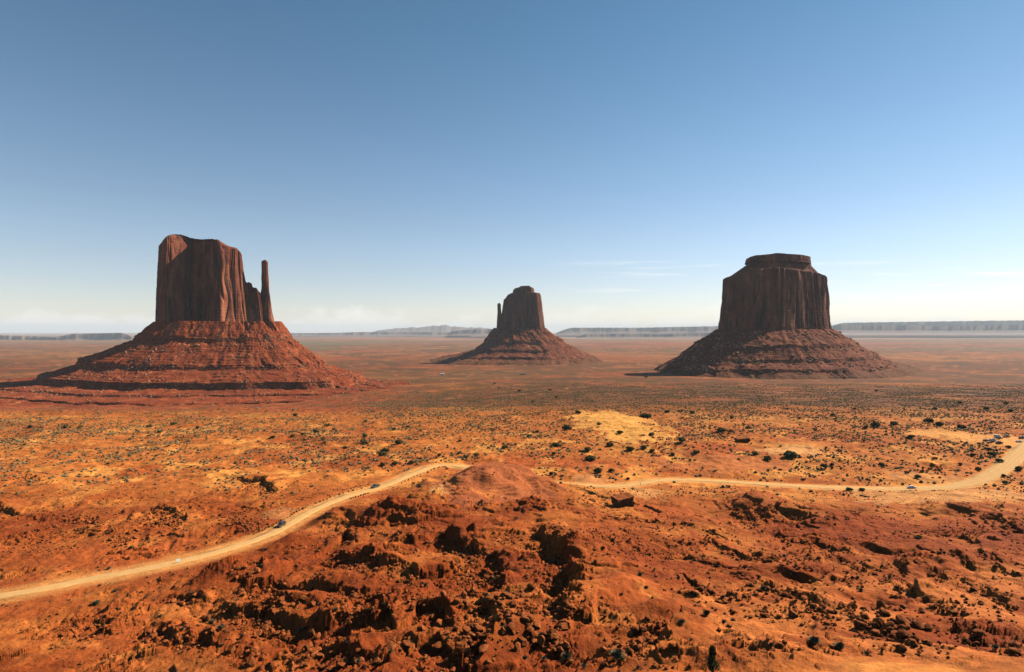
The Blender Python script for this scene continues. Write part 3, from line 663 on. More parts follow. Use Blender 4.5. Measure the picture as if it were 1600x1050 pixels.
# middle: far butte with thumb on its left
east = butte_root('mitten_butte', 815, 560, 3500, 'small distant butte in the middle with thumb spire on its left side')
talus('talus_slope', MAT_TALUS, east, [
    (784, 840, 3440, 3580, 12), (772, 853, 3375, 3650, 14), (766, 860, 3335, 3720, -12), (757, 880, 3255, 3850, -64), (755, 883, 3248, 3860, -78), (745, 900, 3180, 3980, -106), (742, 905, 3170, 4000, -121),
    (722, 916, 3090, 4120, -143), (715, 922, 3080, 4130, -155), (694, 932, 3010, 4170, -166), (672, 945, 2930, 4220, -192), (660, 955, 2890, 4240, -210)], 231,
    ((0.125, 0.036, 0.017), (0.17, 0.052, 0.024), (0.095, 0.028, 0.014)), n=900, nr=240, gull=6.0)
cliff('cliff_block', MAT_CLIFF_E, east,
      [(780, 0), (783, -40), (796, -66), (815, -90), (832, -108), (843, -112), (851, -40), (849, 40), (838, 90), (812, 104), (790, 80)],
      [(788, 0), (790, -36), (800, -56), (817, -76), (832, -92), (840, -94), (846, -30), (845, 36), (835, 80), (812, 90), (795, 66)],
      3500, [(785, 470), (789, 466), (794, 461), (799, 459), (820, 458), (844, 459), (846, 462), (850, 465)], 516, 600, 110, 10, 36, 331, 0.6)
cliff('caprock', MAT_CLIFF_E, east,
      [(800, 0), (802, -50), (812, -66), (826, -66), (834, -50), (836, 0), (832, 50), (816, 60), (804, 46)],
      [(802, 0), (803, -46), (813, -60), (825, -60), (832, -46), (835, 0), (830, 44), (816, 54), (805, 42)],
      3500, [(799, 453), (802, 453), (804, 451), (811, 450), (814, 448), (827, 447.5), (831, 450), (834, 450), (836, 453)], 460, 300, 40, 5, 24, 341, 0.8, 10)
cliff('thumb_spire', MAT_CLIFF_E, east,
      [(775, -20), (778, -44), (785, -50), (790, -36), (791, -10), (786, 10), (779, 6)],
      [(777.4, -20), (778, -30), (780, -33), (782.2, -28), (783, -20), (781.5, -10), (778.6, -10)],
      3500, [(775, 476), (779, 474), (781, 474), (785, 478)], 516, 200, 80, 4, 24, 351, 0.5, 6, 0.8, 0.2, 1.8)
cliff('thumb_saddle', MAT_CLIFF_E, east,
      [(776, -10), (780, -44), (788, -50), (794, -30), (794, 0), (788, 14), (780, 8)],
      [(779, -10), (781, -32), (787, -36), (792, -24), (792, -4), (787, 4), (781, 2)],
      3500, [(776, 490), (780, 491), (785, 494), (788, 492), (794, 488)], 516, 200, 50, 5, 24, 361, 0.5, 6, 1.5)
adopt(east)

# right: massive round butte with stepped cap
mer = butte_root('round_butte', 1212, 575, 2300, 'massive round dark butte at right with a stepped flat cap on top')
talus('talus_slope', MAT_TALUS, mer, [
    (1140, 1280, 2180, 2440, 0), (1119, 1303, 2105, 2500, 4), (1109, 1314, 2070, 2550, -14), (1086, 1342, 2005, 2640, -52), (1084, 1344, 1999, 2650, -61), (1064, 1371, 1952, 2720, -97), (1062, 1374, 1945, 2730, -108),
    (1047, 1394, 1895, 2800, -129), (1044, 1398, 1888, 2810, -137), (1036, 1416, 1855, 2830, -149), (1028, 1440, 1800, 2860, -172), (1020, 1460, 1770, 2880, -200)], 261,
    ((0.135, 0.040, 0.019), (0.18, 0.056, 0.026), (0.10, 0.031, 0.016)), n=1100, nr=300, gull=4.5)
cliff('cliff_block', MAT_CLIFF_M, mer,
      [(1123, 20), (1125, -44), (1138, -92), (1160, -134), (1188, -172), (1212, -196), (1232, -176), (1256, -128), (1278, -82), (1297, -36), (1300, 30), (1286, 110), (1250, 170), (1200, 184), (1150, 150)],
      [(1128, 20), (1130, -40), (1142, -84), (1163, -122), (1189, -158), (1211, -180), (1230, -160), (1252, -116), (1272, -74), (1290, -32), (1292, 28), (1278, 100), (1246, 154), (1200, 166), (1154, 136)],
      2300, [(1124, 437), (1129, 435), (1140, 434), (1150, 432), (1180, 427), (1210, 425), (1250, 425), (1284, 428), (1292, 431), (1298, 436)], 520, 1300, 200, 14, 34, 401, 0.3)
cliff('cap_slope', MAT_CLIFF_M, mer,
      [(1138, 20), (1142, -36), (1154, -76), (1172, -110), (1192, -142), (1212, -160), (1230, -142), (1248, -104), (1266, -66), (1283, -30), (1285, 26), (1270, 90), (1240, 136), (1200, 146), (1160, 118)],
      [(1170, 8), (1172, -24), (1179, -50), (1191, -74), (1204, -92), (1216, -99), (1229, -86), (1243, -64), (1255, -42), (1263, -20), (1263, 16), (1253, 54), (1233, 84), (1200, 90), (1180, 72)],
      2300, [(1150, 413), (1166, 412), (1200, 410.5), (1240, 410.5), (1270, 411), (1290, 413)], 434, 700, 70, 5.5, 30, 411, 1.8, 14, 1.5, 0.2)
cliff('caprock', MAT_CLIFF_M, mer,
      [(1163, 10), (1166, -38), (1176, -74), (1194, -98), (1215, -108), (1238, -104), (1254, -86), (1265, -52), (1269, -10), (1266, 36), (1250, 76), (1220, 96), (1188, 88), (1170, 56)],
      [(1165, 10), (1168, -36), (1178, -70), (1195, -92), (1215, -102), (1237, -98), (1253, -82), (1264, -50), (1267, -10), (1264, 34), (1248, 72), (1220, 90), (1190, 82), (1172, 52)],
      2300, [(1160, 406), (1167, 405), (1178, 402.5), (1200, 402), (1216, 400.5), (1240, 402), (1267, 402.5), (1272, 404)], 413, 600, 40, 4.5, 34, 421, 1.0, 12, 0.8, -0.3)
adopt(mer)

# ------------------------------------------------------------------ far mesas and mountains (hills of the setting)
m, nt, b = new_mat('far_mesa_rock')
g = nt.nodes.new('ShaderNodeNewGeometry')
st1 = noise(nt, mapping(nt, g.outputs['Position'], (0.04, 0.04, 1)), 0.02, 3, 0.6); bl = noise(nt, g.outputs['Position'], 0.0012, 5, 0.6)
c = mixc(nt, st1, (0.11, 0.07, 0.055), (0.19, 0.115, 0.085)); c = mixc(nt, math_node(nt, 'MULTIPLY_ADD', bl, 3, -1.3, clamp=True), c, (0.15, 0.12, 0.085))
nt.links.new(c, b.inputs['Base Color']); MAT_FAR = m
def mesa(name, u0, u1, Y, vtop, vbase, seed, depth=5000, cliffk=0.45, n=420, scal=0.22, soft=False):
    """a tableland seen far off: scalloped wall above a foot slope; vtop = [(u, v)]"""
    u = np.linspace(u0, u1, n); tu, tv = zip(*vtop)
    zt = (V0 - np.interp(u, tu, tv)) / F * Y; zb = (V0 - vbase) / F * Y - 30
    H = np.maximum(zt - zb, 1)
    xw = (u - U0) / F * Y
    ends = np.minimum(1, np.minimum(u - u0, u1 - u) / (0.06 * (u1 - u0)) + 0.0)
    zt = zb + H * np.sqrt(np.clip(ends, 0, 1)) * (1 + (0.03 if not soft else 0.14) * fbm(xw / (Y * 0.012), xw * 0, seed + 4, 3))
    sc = scal * (0.05 * Y * fbm(xw / (0.05 * Y), xw * 0, seed, 4) + 0.007 * Y * ridged(xw / (0.022 * Y), xw * 0, seed + 8, 2))
    H = zt - zb
    if soft: prof_ = [(-0.35, 0), (-0.2, 0.25), (-0.1, 0.6), (0, 1.0), (0.5, 1.02), (1.0, 0)]
    else: prof_ = [(-0.30, 0), (-0.16, 0.12), (-0.07, 0.32), (-0.03, 1 - cliffk), (-0.027, 0.99), (0.0, 1.0), (0.6, 1.0), (1.0, 0)]
    R = []
    for k, (dd, hh) in enumerate(prof_):
        yw = Y + dd * depth + sc * (1.0 if dd < 0.3 else 0)
        R.append(np.column_stack([xw * yw / Y, yw, zb + H * hh]))
    V = np.stack(R, 0)
    return tag(link(name, np_mesh(name, V.reshape(-1, 3), grid_faces(len(prof_), n), True), MAT_FAR), kind='structure')
mesa('mesa', -260, 218, 15000, [(-260, 522), (0, 524), (18, 525), (90, 527), (112, 522), (160, 521), (200, 520), (218, 524)], 534, 501, 3000, 0.4)
mesa('hills', 430, 735, 26000, [(430, 521), (520, 520.5), (560, 519), (660, 519), (735, 520)], 524, 511, 5000)
mesa('mesa', 700, 800, 22000, [(700, 518), (720, 516), (745, 514.5), (800, 513.5)], 523, 521, 3500, 0.6)
mesa('mesa', 868, 1290, 26000, [(868, 514), (885, 512), (1000, 512), (1100, 510), (1290, 506)], 522, 531, 6000, 0.35)
mesa('mesa', 900, 1150, 20000, [(900, 523), (930, 521.5), (990, 521.5), (1030, 522), (1080, 520), (1150, 520)], 527, 541, 2600, 0.6)
mesa('mesa', 1280, 1900, 27000, [(1280, 505), (1340, 504), (1480, 502), (1600, 500.5), (1900, 500)], 519, 551, 4000, 0.35, scal=0.15)
mesa('mesa', 1270, 1900, 21000, [(1270, 509), (1320, 507), (1380, 508.5), (1430, 508), (1480, 510), (1540, 508), (1600, 507), (1900, 508)], 519, 561, 3500, 0.6, scal=0.15)
mesa('mountain', 580, 790, 35000, [(580, 517), (620, 513), (660, 511), (690, 508), (720, 511), (750, 512), (790, 516)], 520, 571, 4000, soft=True)

# ------------------------------------------------------------------ boulders
def ico(sub):
    bm = bmesh.new(); bmesh.ops.create_icosphere(bm, subdivisions=sub, radius=1.0)
    V = np.array([v.co[:] for v in bm.verts]); Fc = np.array([[v.index for v in f.verts] for f in bm.faces]); bm.free()
    return V, Fc
def rock_shape(seed, sub, flat=0.75):
    r = np.random.default_rng(seed); V, Fc = ico(sub); V = V.copy()
    for _ in range(20):                                   # cut flat joint faces
        n = r.normal(size=3); n /= np.linalg.norm(n); dcut = r.uniform(0.5, 0.82)
        e = V @ n - dcut; V -= np.outer(np.maximum(e, 0), n)
    V += 0.03 * np.column_stack([pn(V[:, 1] * 3 + seed, V[:, 2] * 3, k) for k in (1, 2, 3)])
    V *= np.array([r.uniform(0.85, 1.35), r.uniform(0.8, 1.1), r.uniform(flat * 0.8, flat * 1.2)])
    V[:, 2] += 0.42
    return V, Fc
ROCKM = [np_mesh('boulder', *rock_shape(900 + i, 3), smooth=False) for i in range(8)]
for me_ in ROCKM: me_.materials.append(MAT_ROCK)
ROCKS_S = [rock_shape(950 + i, 1) for i in range(6)]
def merged(name, shapes, pos, scl, rot, mat, squash=None, parent=None):
    """countless small things as one object"""
    Vs, Fs, off = [], [], 0
    pick = rng.integers(0, len(shapes), len(pos))
    for k, (V, Fc) in enumerate(shapes):
        idx = np.nonzero(pick == k)[0]
        if not len(idx): continue
        cr, sr = np.cos(rot[idx])[:, None], np.sin(rot[idx])[:, None]
        s = scl[idx][:, None]; sqz = 1 if squash is None else squash[idx][:, None]
        vx = (V[None, :, 0] * cr - V[None, :, 1] * sr) * s; vy = (V[None, :, 0] * sr + V[None, :, 1] * cr) * s; vz = V[None, :, 2] * s * sqz
        P = np.stack([vx + pos[idx, 0:1], vy + pos[idx, 1:2], vz + pos[idx, 2:3]], -1).reshape(-1, 3)
        Fk = (Fc[None] + (np.arange(len(idx)) * len(V))[:, None, None]).reshape(-1, Fc.shape[1]) + off
        Vs.append(P); Fs.append(Fk); off += len(P)
    return link(name, np_mesh(name, np.vstack(Vs), np.vstack(Fs), False), mat, parent)

# strewn blocks: along the foot of the ledges and in a few rock falls
FALLS = [  # u, v, spread u, spread v, count, smallest, largest
 (735, 905, 40, 22, 60, 0.35, 1.3), (800, 965, 45, 28, 50, 0.5, 1.9), (880, 960, 22, 32, 40, 0.5, 1.8), (740, 1005, 45, 24, 50, 0.4, 1.7), (850, 1000, 25, 18, 26, 0.5, 2.0),
 (1180, 930, 90, 14, 90, 0.35, 1.3), (1290, 958, 90, 14, 90, 0.4, 1.7), (1385, 985, 60, 12, 50, 0.5, 2.2), (1450, 1010, 50, 12, 26, 0.4, 1.3), (1520, 955, 70, 25, 70, 0.3, 1.1),
 (1360, 900, 80, 18, 60, 0.3, 1.1), (950, 845, 50, 18, 60, 0.3, 1.2), (1010, 860, 60, 20, 60, 0.3, 1.0), (1080, 850, 60, 20, 60, 0.3, 1.0), (880, 830, 30, 14, 40, 0.4, 1.1),
 (540, 870, 40, 14, 50, 0.4, 1.2), (660, 930, 50, 18, 60, 0.3, 1.1), (560, 960, 70, 22, 60, 0.3, 1.1), (400, 940, 60, 22, 70, 0.25, 0.8), (340, 990, 90, 30, 80, 0.25, 0.8),
 (130, 818, 45, 16, 120, 0.5, 1.5), (375, 812, 28, 12, 80, 0.5, 1.4), (195, 845, 30, 10, 60, 0.5, 1.5), (255, 815, 40, 14, 110, 0.5, 1.6), (400, 825, 22, 12, 60, 0.5, 1.4), (60, 850, 50, 20, 40, 0.4, 1.1),
 (1250, 870, 60, 20, 70, 0.4, 1.3), (1180, 810, 40, 20, 40, 0.4, 1.4), (1540, 830, 50, 14, 50, 0.4, 1.2), (130, 985, 40, 20, 40, 0.3, 1.2), (640, 820, 70, 30, 80, 0.25, 0.7),
 (390, 765, 45, 12, 40, 0.5, 1.4), (1463, 735, 14, 6, 22, 1.0, 2.4), (1165, 688, 16, 4, 10, 0.8, 2.0), (30, 750, 30, 10, 24, 0.6, 1.6)]
rk = []
for (u, v, du, dv, n, s0, s1) in FALLS:
    for _ in range(int(n * 1.5)):
        uu, vv_ = rng.normal(u, du * 0.6), rng.normal(v, dv * 0.6)
        if vv_ > 1075 or vv_ < 640: continue
        p = at(uu, vv_); s = 0.72 * s0 * (s1 / s0) ** (rng.random() ** 2.6)
        if lookup(dR, p.x, p.y) < 6.5: continue
        rk.append((p.x, p.y, p.z, s))
# foot of ledges
cand = np.argwhere((RUB > 0.25) & vis[:nf] & (rows[:nf, None] > 84) & (np.abs(tcols)[None] < 0.92))
cand = cand[rng.choice(len(cand), min(7000, len(cand)), replace=False)]
for j, i in cand:
    if rng.random() > RUB[j, i]: continue
    px_, py_ = XX[j, i] + rng.normal(0, .2), YY[j, i] + rng.normal(0, .2)
    if dR[j, i] < 6.5: continue
    rk.append((px_, py_, float(gz(np.array(px_), np.array(py_))), 0.20 * (6.0 ** (rng.random() ** 3.0))))
# loose stones over the whole slope
uu = rng.uniform(-0.93, 0.93, 26000); yy = np.sqrt(rng.uniform(84 ** 2, 330 ** 2, 26000)); xx = uu * yy
ok = (pn(xx / 16, yy / 16, 611) + 0.4 * pn(xx / 4, yy / 4, 612) > 0.08) & (lookup(dR, xx, yy) > 6.5) & lookup(vis, xx, yy)
for a, b_, c_ in zip(xx[ok], yy[ok], gz(xx[ok], yy[ok])): rk.append((a, b_, c_, 0.15 * (5 ** (rng.random() ** 3.2))))
rk = np.array(rk)
app = rk[:, 3] / rk[:, 1]; order = np.argsort(-app)
visr = VROW[np.clip(np.searchsorted(rows, rk[:, 1]), 0, NR - 1), np.clip(np.searchsorted(tcols, rk[:, 0] / rk[:, 1]), 0, NC - 1)]
inpic = (np.abs(rk[:, 0] / rk[:, 1]) < 0.872) & (visr < 1046) & lookup(vis, rk[:, 0], rk[:, 1])
big_ = [i for i in order if inpic[i]][:236]
ZONES_R = [
 (lambda u, v: v < 850 and u < 480, 'rock fall left of the dirt road', 'angular red boulder in the rock falls on the orange flat left of the road'),
 (lambda u, v: v < 850 and u < 900, 'boulders on the hills below the road bend', 'red boulder lying on the smooth hills in front of the road bend'),
 (lambda u, v: v < 850, 'boulders on the slope below the right road', 'red boulder on the broken slope below the right stretch of road'),
 (lambda u, v: u < 480, 'boulders on the lower left slope', 'small red boulder on the shaded red slope at lower left'),
 (lambda u, v: u < 700, 'boulders under the left ledges', 'red boulder strewn under the dark ledges left of centre'),
 (lambda u, v: u < 950, 'boulders below the central ledges', 'rounded red boulder piled below the deep black central ledges'),
 (lambda u, v: u < 1150, 'boulders on the central red slope', 'red boulder on the smooth red slope right of the black ledges'),
 (lambda u, v: v > 925 and u < 1460, 'boulders in the rocky band across the lower right', 'red block in the band of boulders crossing the pale slickrock at lower right'),
 (lambda u, v: True, 'boulders on the far right slope', 'red slab on the ribbed slope at the far right'),
]
SIZES = [(0.95, 'large'), (0.5, 'middling'), (0, 'small')]
for i in big_:
    X_, Y_, Z_, s = rk[i]
    o = link('boulder', ROCKM[rng.integers(0, 8)]); o.location = (X_, Y_, Z_ - 0.05 * s); o.scale = (s * rng.uniform(.85, 1.2), s * rng.uniform(.85, 1.2), s * rng.uniform(.8, 1.25))
    o.rotation_euler = (rng.normal(0, .25), rng.normal(0, .25), rng.uniform(0, 6.28))
    u, v = X_ / Y_ * F + U0, V0 - Z_ / Y_ * F
    for test, grp, lab in ZONES_R:
        if test(u, v):
            sz = next(nm for lim, nm in SIZES if s >= lim)
            lab = lab.replace('small red', 'red'); tag(o, sz + ' ' + lab, 'boulder', sz + ' ' + grp); break
rest = np.array([i for i in range(len(rk)) if i not in set(big_)])
tag(merged('loose_rubble', ROCKS_S, rk[rest, :3], rk[rest, 3], rng.uniform(0, 6.28, len(rest)), MAT_ROCK),
    'scattered red stones and rubble over the slopes', 'rubble', kind='stuff')
# the lone square block by the road, and the flat block beyond it
def lone_block(u, v, sx, sy, sz, rz, seed, label):
    r = np.random.default_rng(seed); bm = bmesh.new(); bmesh.ops.create_cube(bm, size=2.0)
    bmesh.ops.subdivide_edges(bm, edges=bm.edges[:], cuts=7, use_grid_fill=True)
    V = np.array([q.co[:] for q in bm.verts])
    V *= 1 + 0.14 * pn(V[:, 0] * 1.1 + seed, V[:, 1] * 1.1 + V[:, 2], seed)[:, None] + 0.05 * pn(V[:, 0] * 3, V[:, 2] * 3 + V[:, 1] * 2, seed + 1)[:, None]
    V[:, :2] *= (1 - 0.12 * (V[:, 2:3] < 0) * -V[:, 2:3]); V[:, 2] += 0.12 * V[:, 0]
    for q, c_ in zip(bm.verts, V): q.co = c_
    me = bpy.data.meshes.new('boulder'); bm.to_mesh(me); bm.free()
    o = link('boulder', me, MAT_ROCK); p = at(u, v); o.location = (p.x, p.y, p.z + sz * 0.75); o.scale = (sx, sy, sz); o.rotation_euler = (0.05, -0.05, rz)
    return tag(o, label, 'boulder')
lone_block(973, 790, 4.2, 3.4, 2.6, 0.35, 3, 'big square dark block standing alone below the road at centre')
lone_block(1160, 690, 5.0, 3.0, 1.6, 0.1, 5, 'long dark flat block on the plain beyond the right road')

# stones set along the road edge
dist_pts = []
def edge_stones(u0, u1, side, n, off):
    us = RC[:, 0] / RC[:, 1] * F + U0
    idx = np.nonzero((us >= u0) & (us <= u1))[0]
    for q in np.linspace(0, len(idx) - 1, n):
        k = idx[int(q)]; f = q - int(q); k2 = min(k + 1, len(RC) - 1)
        p = RC[k] * (1 - f) + RC[k2] * f; d = off + rng.normal(0, .25)
        dist_pts.append((p[0] + rn[k, 0] * d * side, p[1] + rn[k, 1] * d * side))
edge_stones(412, 498, 1, 22, 5.6); edge_stones(505, 580, 1, 12, 5.4); edge_stones(530, 570, -1, 8, 5.4); edge_stones(610, 700, -1, 18, 5.4)
for k, (ax, ay) in enumerate(dist_pts):
    o = link('kerb_stone', ROCKM[k % 8]); s = rng.uniform(0.38, 0.75); o.location = (ax, ay, float(gz(np.array(ax), np.array(ay))) - 0.05); o.scale = (s, s, s * 1.2)
    o.rotation_euler = (0, 0, rng.uniform(0, 6.28))
    tag(o, 'dark stone in the row marking the far edge of the left road' if k < 34 else 'dark stone in the row marking the near edge of the left road', 'stone',
        'stones along the far road edge' if k < 34 else 'stones along the near road edge')

# talus blocks on the scree cones belong to no one thing: one heap per butte
dg = bpy.context.evaluated_depsgraph_get()
def talus_blocks(root, n, s0, s1, kmin, kmax, label):
    t_ = next(c for c in root.children if c.name.startswith('talus'))
    me = t_.data; co = np.empty(len(me.vertices) * 3, np.float32); me.vertices.foreach_get('co', co); co = co.reshape(-1, 3)
    front = (co[:, 1] < root.location.y) & (co[:, 2] > kmin) & (co[:, 2] < kmax)
    idx = np.nonzero(front)[0]; wgt = sst(-0.2, 0.5, pn(co[idx, 0] / 45, co[idx, 1] / 45, 71)) + 0.05
    idx = rng.choice(idx, n, p=wgt / wgt.sum())
    s = s0 * (s1 / s0) ** (rng.random(n) ** 2.5)
    return tag(merged('talus_rubble', ROCKS_S, co[idx], s, rng.uniform(0, 6.28, n), MAT_TROCK), label, 'rubble', kind='stuff')
MAT_TROCK = rock_mat('pale_fallen_sandstone', (0.26, 0.095, 0.05), (0.52, 0.24, 0.13))
talus_blocks(west, 3800, 1.0, 4.2, -150, 5, 'fallen blocks over the scree of the broad left butte')
talus_blocks(mer, 1600, 1.5, 7.0, -140, -5, 'fallen blocks over the scree of the round right butte')
talus_blocks(east, 700, 2.0, 7.0, -160, -5, 'fallen blocks over the scree of the small middle butte')

# ------------------------------------------------------------------ plants
def tuft(seed, n, spread, up, w, leafy=False):
    """many thin blades / leaf clumps through a low dome"""
    r = np.random.default_rng(seed); V, Fc = [], []
    lobes = [(np.array([r.normal(0, .35), r.normal(0, .35), r.uniform(.35, .6)]), r.uniform(.35, .6)) for _ in range(6)]
    for i in range(n):
        if leafy:
            c, rad = lobes[r.integers(0, 6)]
            d = r.normal(size=3); d /= np.linalg.norm(d); p = c + d * rad * r.uniform(.55, 1.0) * np.array([1, 1, .8])
            p[2] = max(p[2], .02); a = r.normal(size=3); a /= np.linalg.norm(a); b_ = np.cross(a, d); b_ /= np.linalg.norm(b_) + 1e-6
            s = w * r.uniform(.6, 1.4); q = [p + a * s, p + b_ * s * .8, p - a * s, p - b_ * s * .8]
        else:
            th = r.uniform(0, 6.283); le = r.uniform(.15, 1.0); base = np.array([math.cos(th), math.sin(th), 0]) * r.uniform(0, .3)
            tip = base + np.array([math.cos(th) * spread * le, math.sin(th) * spread * le, up * r.uniform(.6, 1.0) * (1.15 - .6 * le)])
            sd = np.array([-math.sin(th), math.cos(th), 0]) * w * r.uniform(.6, 1.4); md = (base + tip) / 2 + np.array([0, 0, .10])
            q = [base - sd * .5, md - sd, tip, md + sd]
        k = len(V); V += q; Fc.append([k, k + 1, k + 2, k + 3])
    return np.array(V), np.array(Fc)
def stem_shape(h, r, n=6):
    rs = [(0, 1.3), (0.35, 1.0), (0.75, .7), (1.0, .35)]; V = []
    for k, (z_, q) in enumerate(rs):
        for i in range(n):
            a = 6.283 * i / n; V.append((math.cos(a) * r * q + .1 * h * z_ * math.sin(3 * z_), math.sin(a) * r * q + .05 * h * z_, z_ * h - .12))
    return np.array(V), grid_faces(4, n, True)
JUN = [np_mesh('foliage', *tuft(1100 + i, 620, 0, 0, .11, True), smooth=False) for i in range(4)]
SAG = [np_mesh('foliage', *tuft(1200 + i, 260, .62, .85, .045), smooth=False) for i in range(4)]
for q in JUN: q.materials.append(MAT_JUNIPER)
for q in SAG: q.materials.append(MAT_SAGE)
STEM = np_mesh('stem', *stem_shape(.55, .09)); STEM.materials.append(MAT_BARK)
def shrub(kind, x_, y_, z_, s, label, group):
    o = empty('juniper_shrub' if kind == 'j' else 'sagebrush', (x_, y_, z_), rng.uniform(0, 6.28)); o.scale = (s, s, s * rng.uniform(.85, 1.15))
    f = link('foliage', (JUN if kind == 'j' else SAG)[rng.integers(0, 4)], None, o); link('stem', STEM, None, o)
    return tag(o, label, 'shrub' if kind == 'j' else 'sagebrush', group)
# shrubs the photograph shows one by one: u, v (foot), width in photo px
SHR = [(46,669,9),(101,669,9),(126,668,8),(232,668,11),(270,664,9),(310,670,8),(461,650,9),(250,676,9),(426,684,9),(492,674,8),(504,688,10),(568,692,12),(569,683,9),(571,659,8),(572,694,9),(595,712,15),(603,706,13),(622,694,14),(616,672,8),(638,668,8),
 (458,683,8),(474,680,7),(493,676,9),(513,666,8),(522,672,7),(540,701,9),(597,728,10),(616,727,10),(645,724,11),(686,713,8),(717,709,9),(745,713,11),(728,716,8),(718,690,7),(788,701,11),(827,682,8),(868,698,13),(865,710,9),(840,676,8),
 (885,672,18),(902,646,10),(828,683,9),(920,706,15),(921,720,18),(952,697,13),(985,705,14),(1006,702,14),(1019,706,10),(1017,681,10),(967,678,12),(935,664,8),(1010,653,16),(1042,645,9),(1062,644,9),(1081,646,10),(1066,692,15),(1051,712,10),(1088,708,12),
 (1126,675,16),(1142,675,9),(1012,652,10),(933,740,16),(955,737,12),(982,750,8),(862,742,10),(1170,670,9),(1181,711,14),(1200,717,11),(1233,716,22),(1200,720,10),(1144,654,8),(1370,668,16),(1396,664,13),(1450,662,18),(1468,666,16),(1501,670,14),(1420,686,9),(1352,670,9),
 (1424,684,10),(1433,747,12),(1462,718,9),(1380,730,12),(1415,740,9),(1300,728,10),(1290,732,14),(1348,767,12),(1326,767,13),(1571,757,10),(1590,735,14),(1568,746,9),(1436,840,9),(1434,842,10),(1140,762,8),(1553,713,16),(1561,722,13),(1576,700,11),(1545,704,10),(1500,728,9),(1530,735,10),(1520,712,9),
 (1010,590,6),(1230,640,7),(1335,640,7),(1302,650,8),(1460,640,8),(1540,640,9),(1572,632,9),(1580,644,8),(1500,630,7),(1250,655,8),(1370,612,6),(780,607,5),(773,600,5),(812,612,6),(860,610,6),(833,628,7),(870,622,6),(925,628,6)]
def zone_s(u, v):
    if v < 640: return 'on the far flat below the buttes'
    if v < 735 and u < 330: return 'on the orange flat under the left butte'
    if v < 735 and u < 700: return 'on the sandy plain above the left road'
    if v < 760 and u < 860: return 'on the plain behind the road bend'
    if v < 690 and u < 1050: return 'around the bare yellow dune'
    if v < 760 and u < 1050: return 'on the slope between dune and road'
    if v < 700 and u < 1330: return 'on the plain right of the dune'
    if v < 740 and u < 1330: return 'by the pale wash beyond the right road'
    if v < 700: return 'near the sandy viewpoint with parked cars'
    return 'beside the wide right end of the road'
for (u, v, wpx) in SHR:
    p = at(u, v); s = wpx / F * p.y / 1.75 * 0.92
    big_n = 'large' if wpx >= 14 else ('round' if wpx >= 10 else 'small')
    shrub('j', p.x, p.y, p.z - .05 * s, s, '%s dark green juniper shrub %s' % (big_n, zone_s(u, v)), '%s junipers %s' % (big_n, zone_s(u, v)))
SAGES = [(885,1030,22),(965,1035,30),(912,1042,12),(770,905,14),(760,935,10),(915,975,14),(590,880,11),(665,918,10),(690,955,14),(1104,962,16),(1430,980,24),(1192,922,13),(1272,1008,24),(1312,1014,20),(1066,975,14),(1145,970,11),(1131,974,10),(1087,932,12),
 (150,945,16),(205,860,9),(330,975,14),(345,985,16),(415,860,8),(470,990,10),(525,960,9),(700,1000,10),(640,1005,10),(845,995,12),(850,1030,10),(1000,900,11),(1010,920,9),(930,880,9),(905,905,8),(730,860,9),(720,870,10),(710,850,8),(735,880,9),
 (790,985,11),(820,1030,12),(868,880,11),(880,895,10),(1205,1010,10),(1240,900,10),(1345,925,10),(1555,1015,14),(1585,1020,12),(1540,870,9),(1475,865,8),(1390,905,9),(600,945,10),(575,955,9),(500,945,8),(455,930,8),(410,885,8),(540,1005,10),(610,1020,10),(560,1035,11),
 (250,965,9),(285,985,9),(225,1005,11),(180,925,9),(300,930,8),(170,890,8),(1100,870,8),(1225,870,9),(1060,905,9),(1130,935,9),(1300,860,8),(1590,900,9)]
def zone_g(u, v):
    if u < 380: return 'on the slope at lower left below the road'
    if u < 680: return 'between the shadowed ledges left of centre'
    if u < 800: return 'beside the central black ledge'
    if u < 1000: return 'at the foot of the red slope at bottom centre'
    if u < 1230: return 'on the red slope right of centre'
    return 'on the pale slickrock at lower right'
for (u, v, wpx) in SAGES:
    p = at(u, v); s = wpx / F * p.y / 1.6
    sz = 'bushy' if wpx >= 14 else ('rounded' if wpx >= 10 else 'little')
    shrub('s', p.x, p.y, p.z - .03, s, '%s grey-green sagebrush %s' % (sz, zone_g(u, v)), '%s sagebrush %s' % (sz, zone_g(u, v)))
# the upright juniper tree at the bottom edge
p = at(1113, 1052)
tr = tag(empty('juniper_tree', p), 'upright dark green juniper tree on the slickrock at the bottom edge', 'tree')
r = np.random.default_rng(5); V, Fc = [], []
for i in range(2600):
    h = r.uniform(.12, 1.0); lob = r.integers(0, 7); la_ = lob * .9 + .3
    rad = (1.15 * (1 - h) ** .55 + .05) * r.uniform(.35, 1.0) * (0.75 + .35 * math.sin(h * 9 + lob * 2.1)); th = r.normal(la_, .45)
    q = np.array([math.cos(th) * rad, math.sin(th) * rad, h * 3.6 + .15]); a = r.normal(size=3); a[2] = abs(a[2]) + .4; a /= np.linalg.norm(a); b_ = np.cross(a, r.normal(size=3)); b_ /= np.linalg.norm(b_)
    s = r.uniform(.05, .13); k = len(V); V += [q + a * s * 1.5, q + b_ * s * .7, q - a * s, q - b_ * s * .7]; Fc.append([k, k + 1, k + 2, k + 3])
link('crown', np_mesh('crown', np.array(V), np.array(Fc), False), MAT_JUNIPER, tr)
link('trunk', np_mesh('trunk', *stem_shape(2.6, .16, 8)), MAT_BARK, tr)
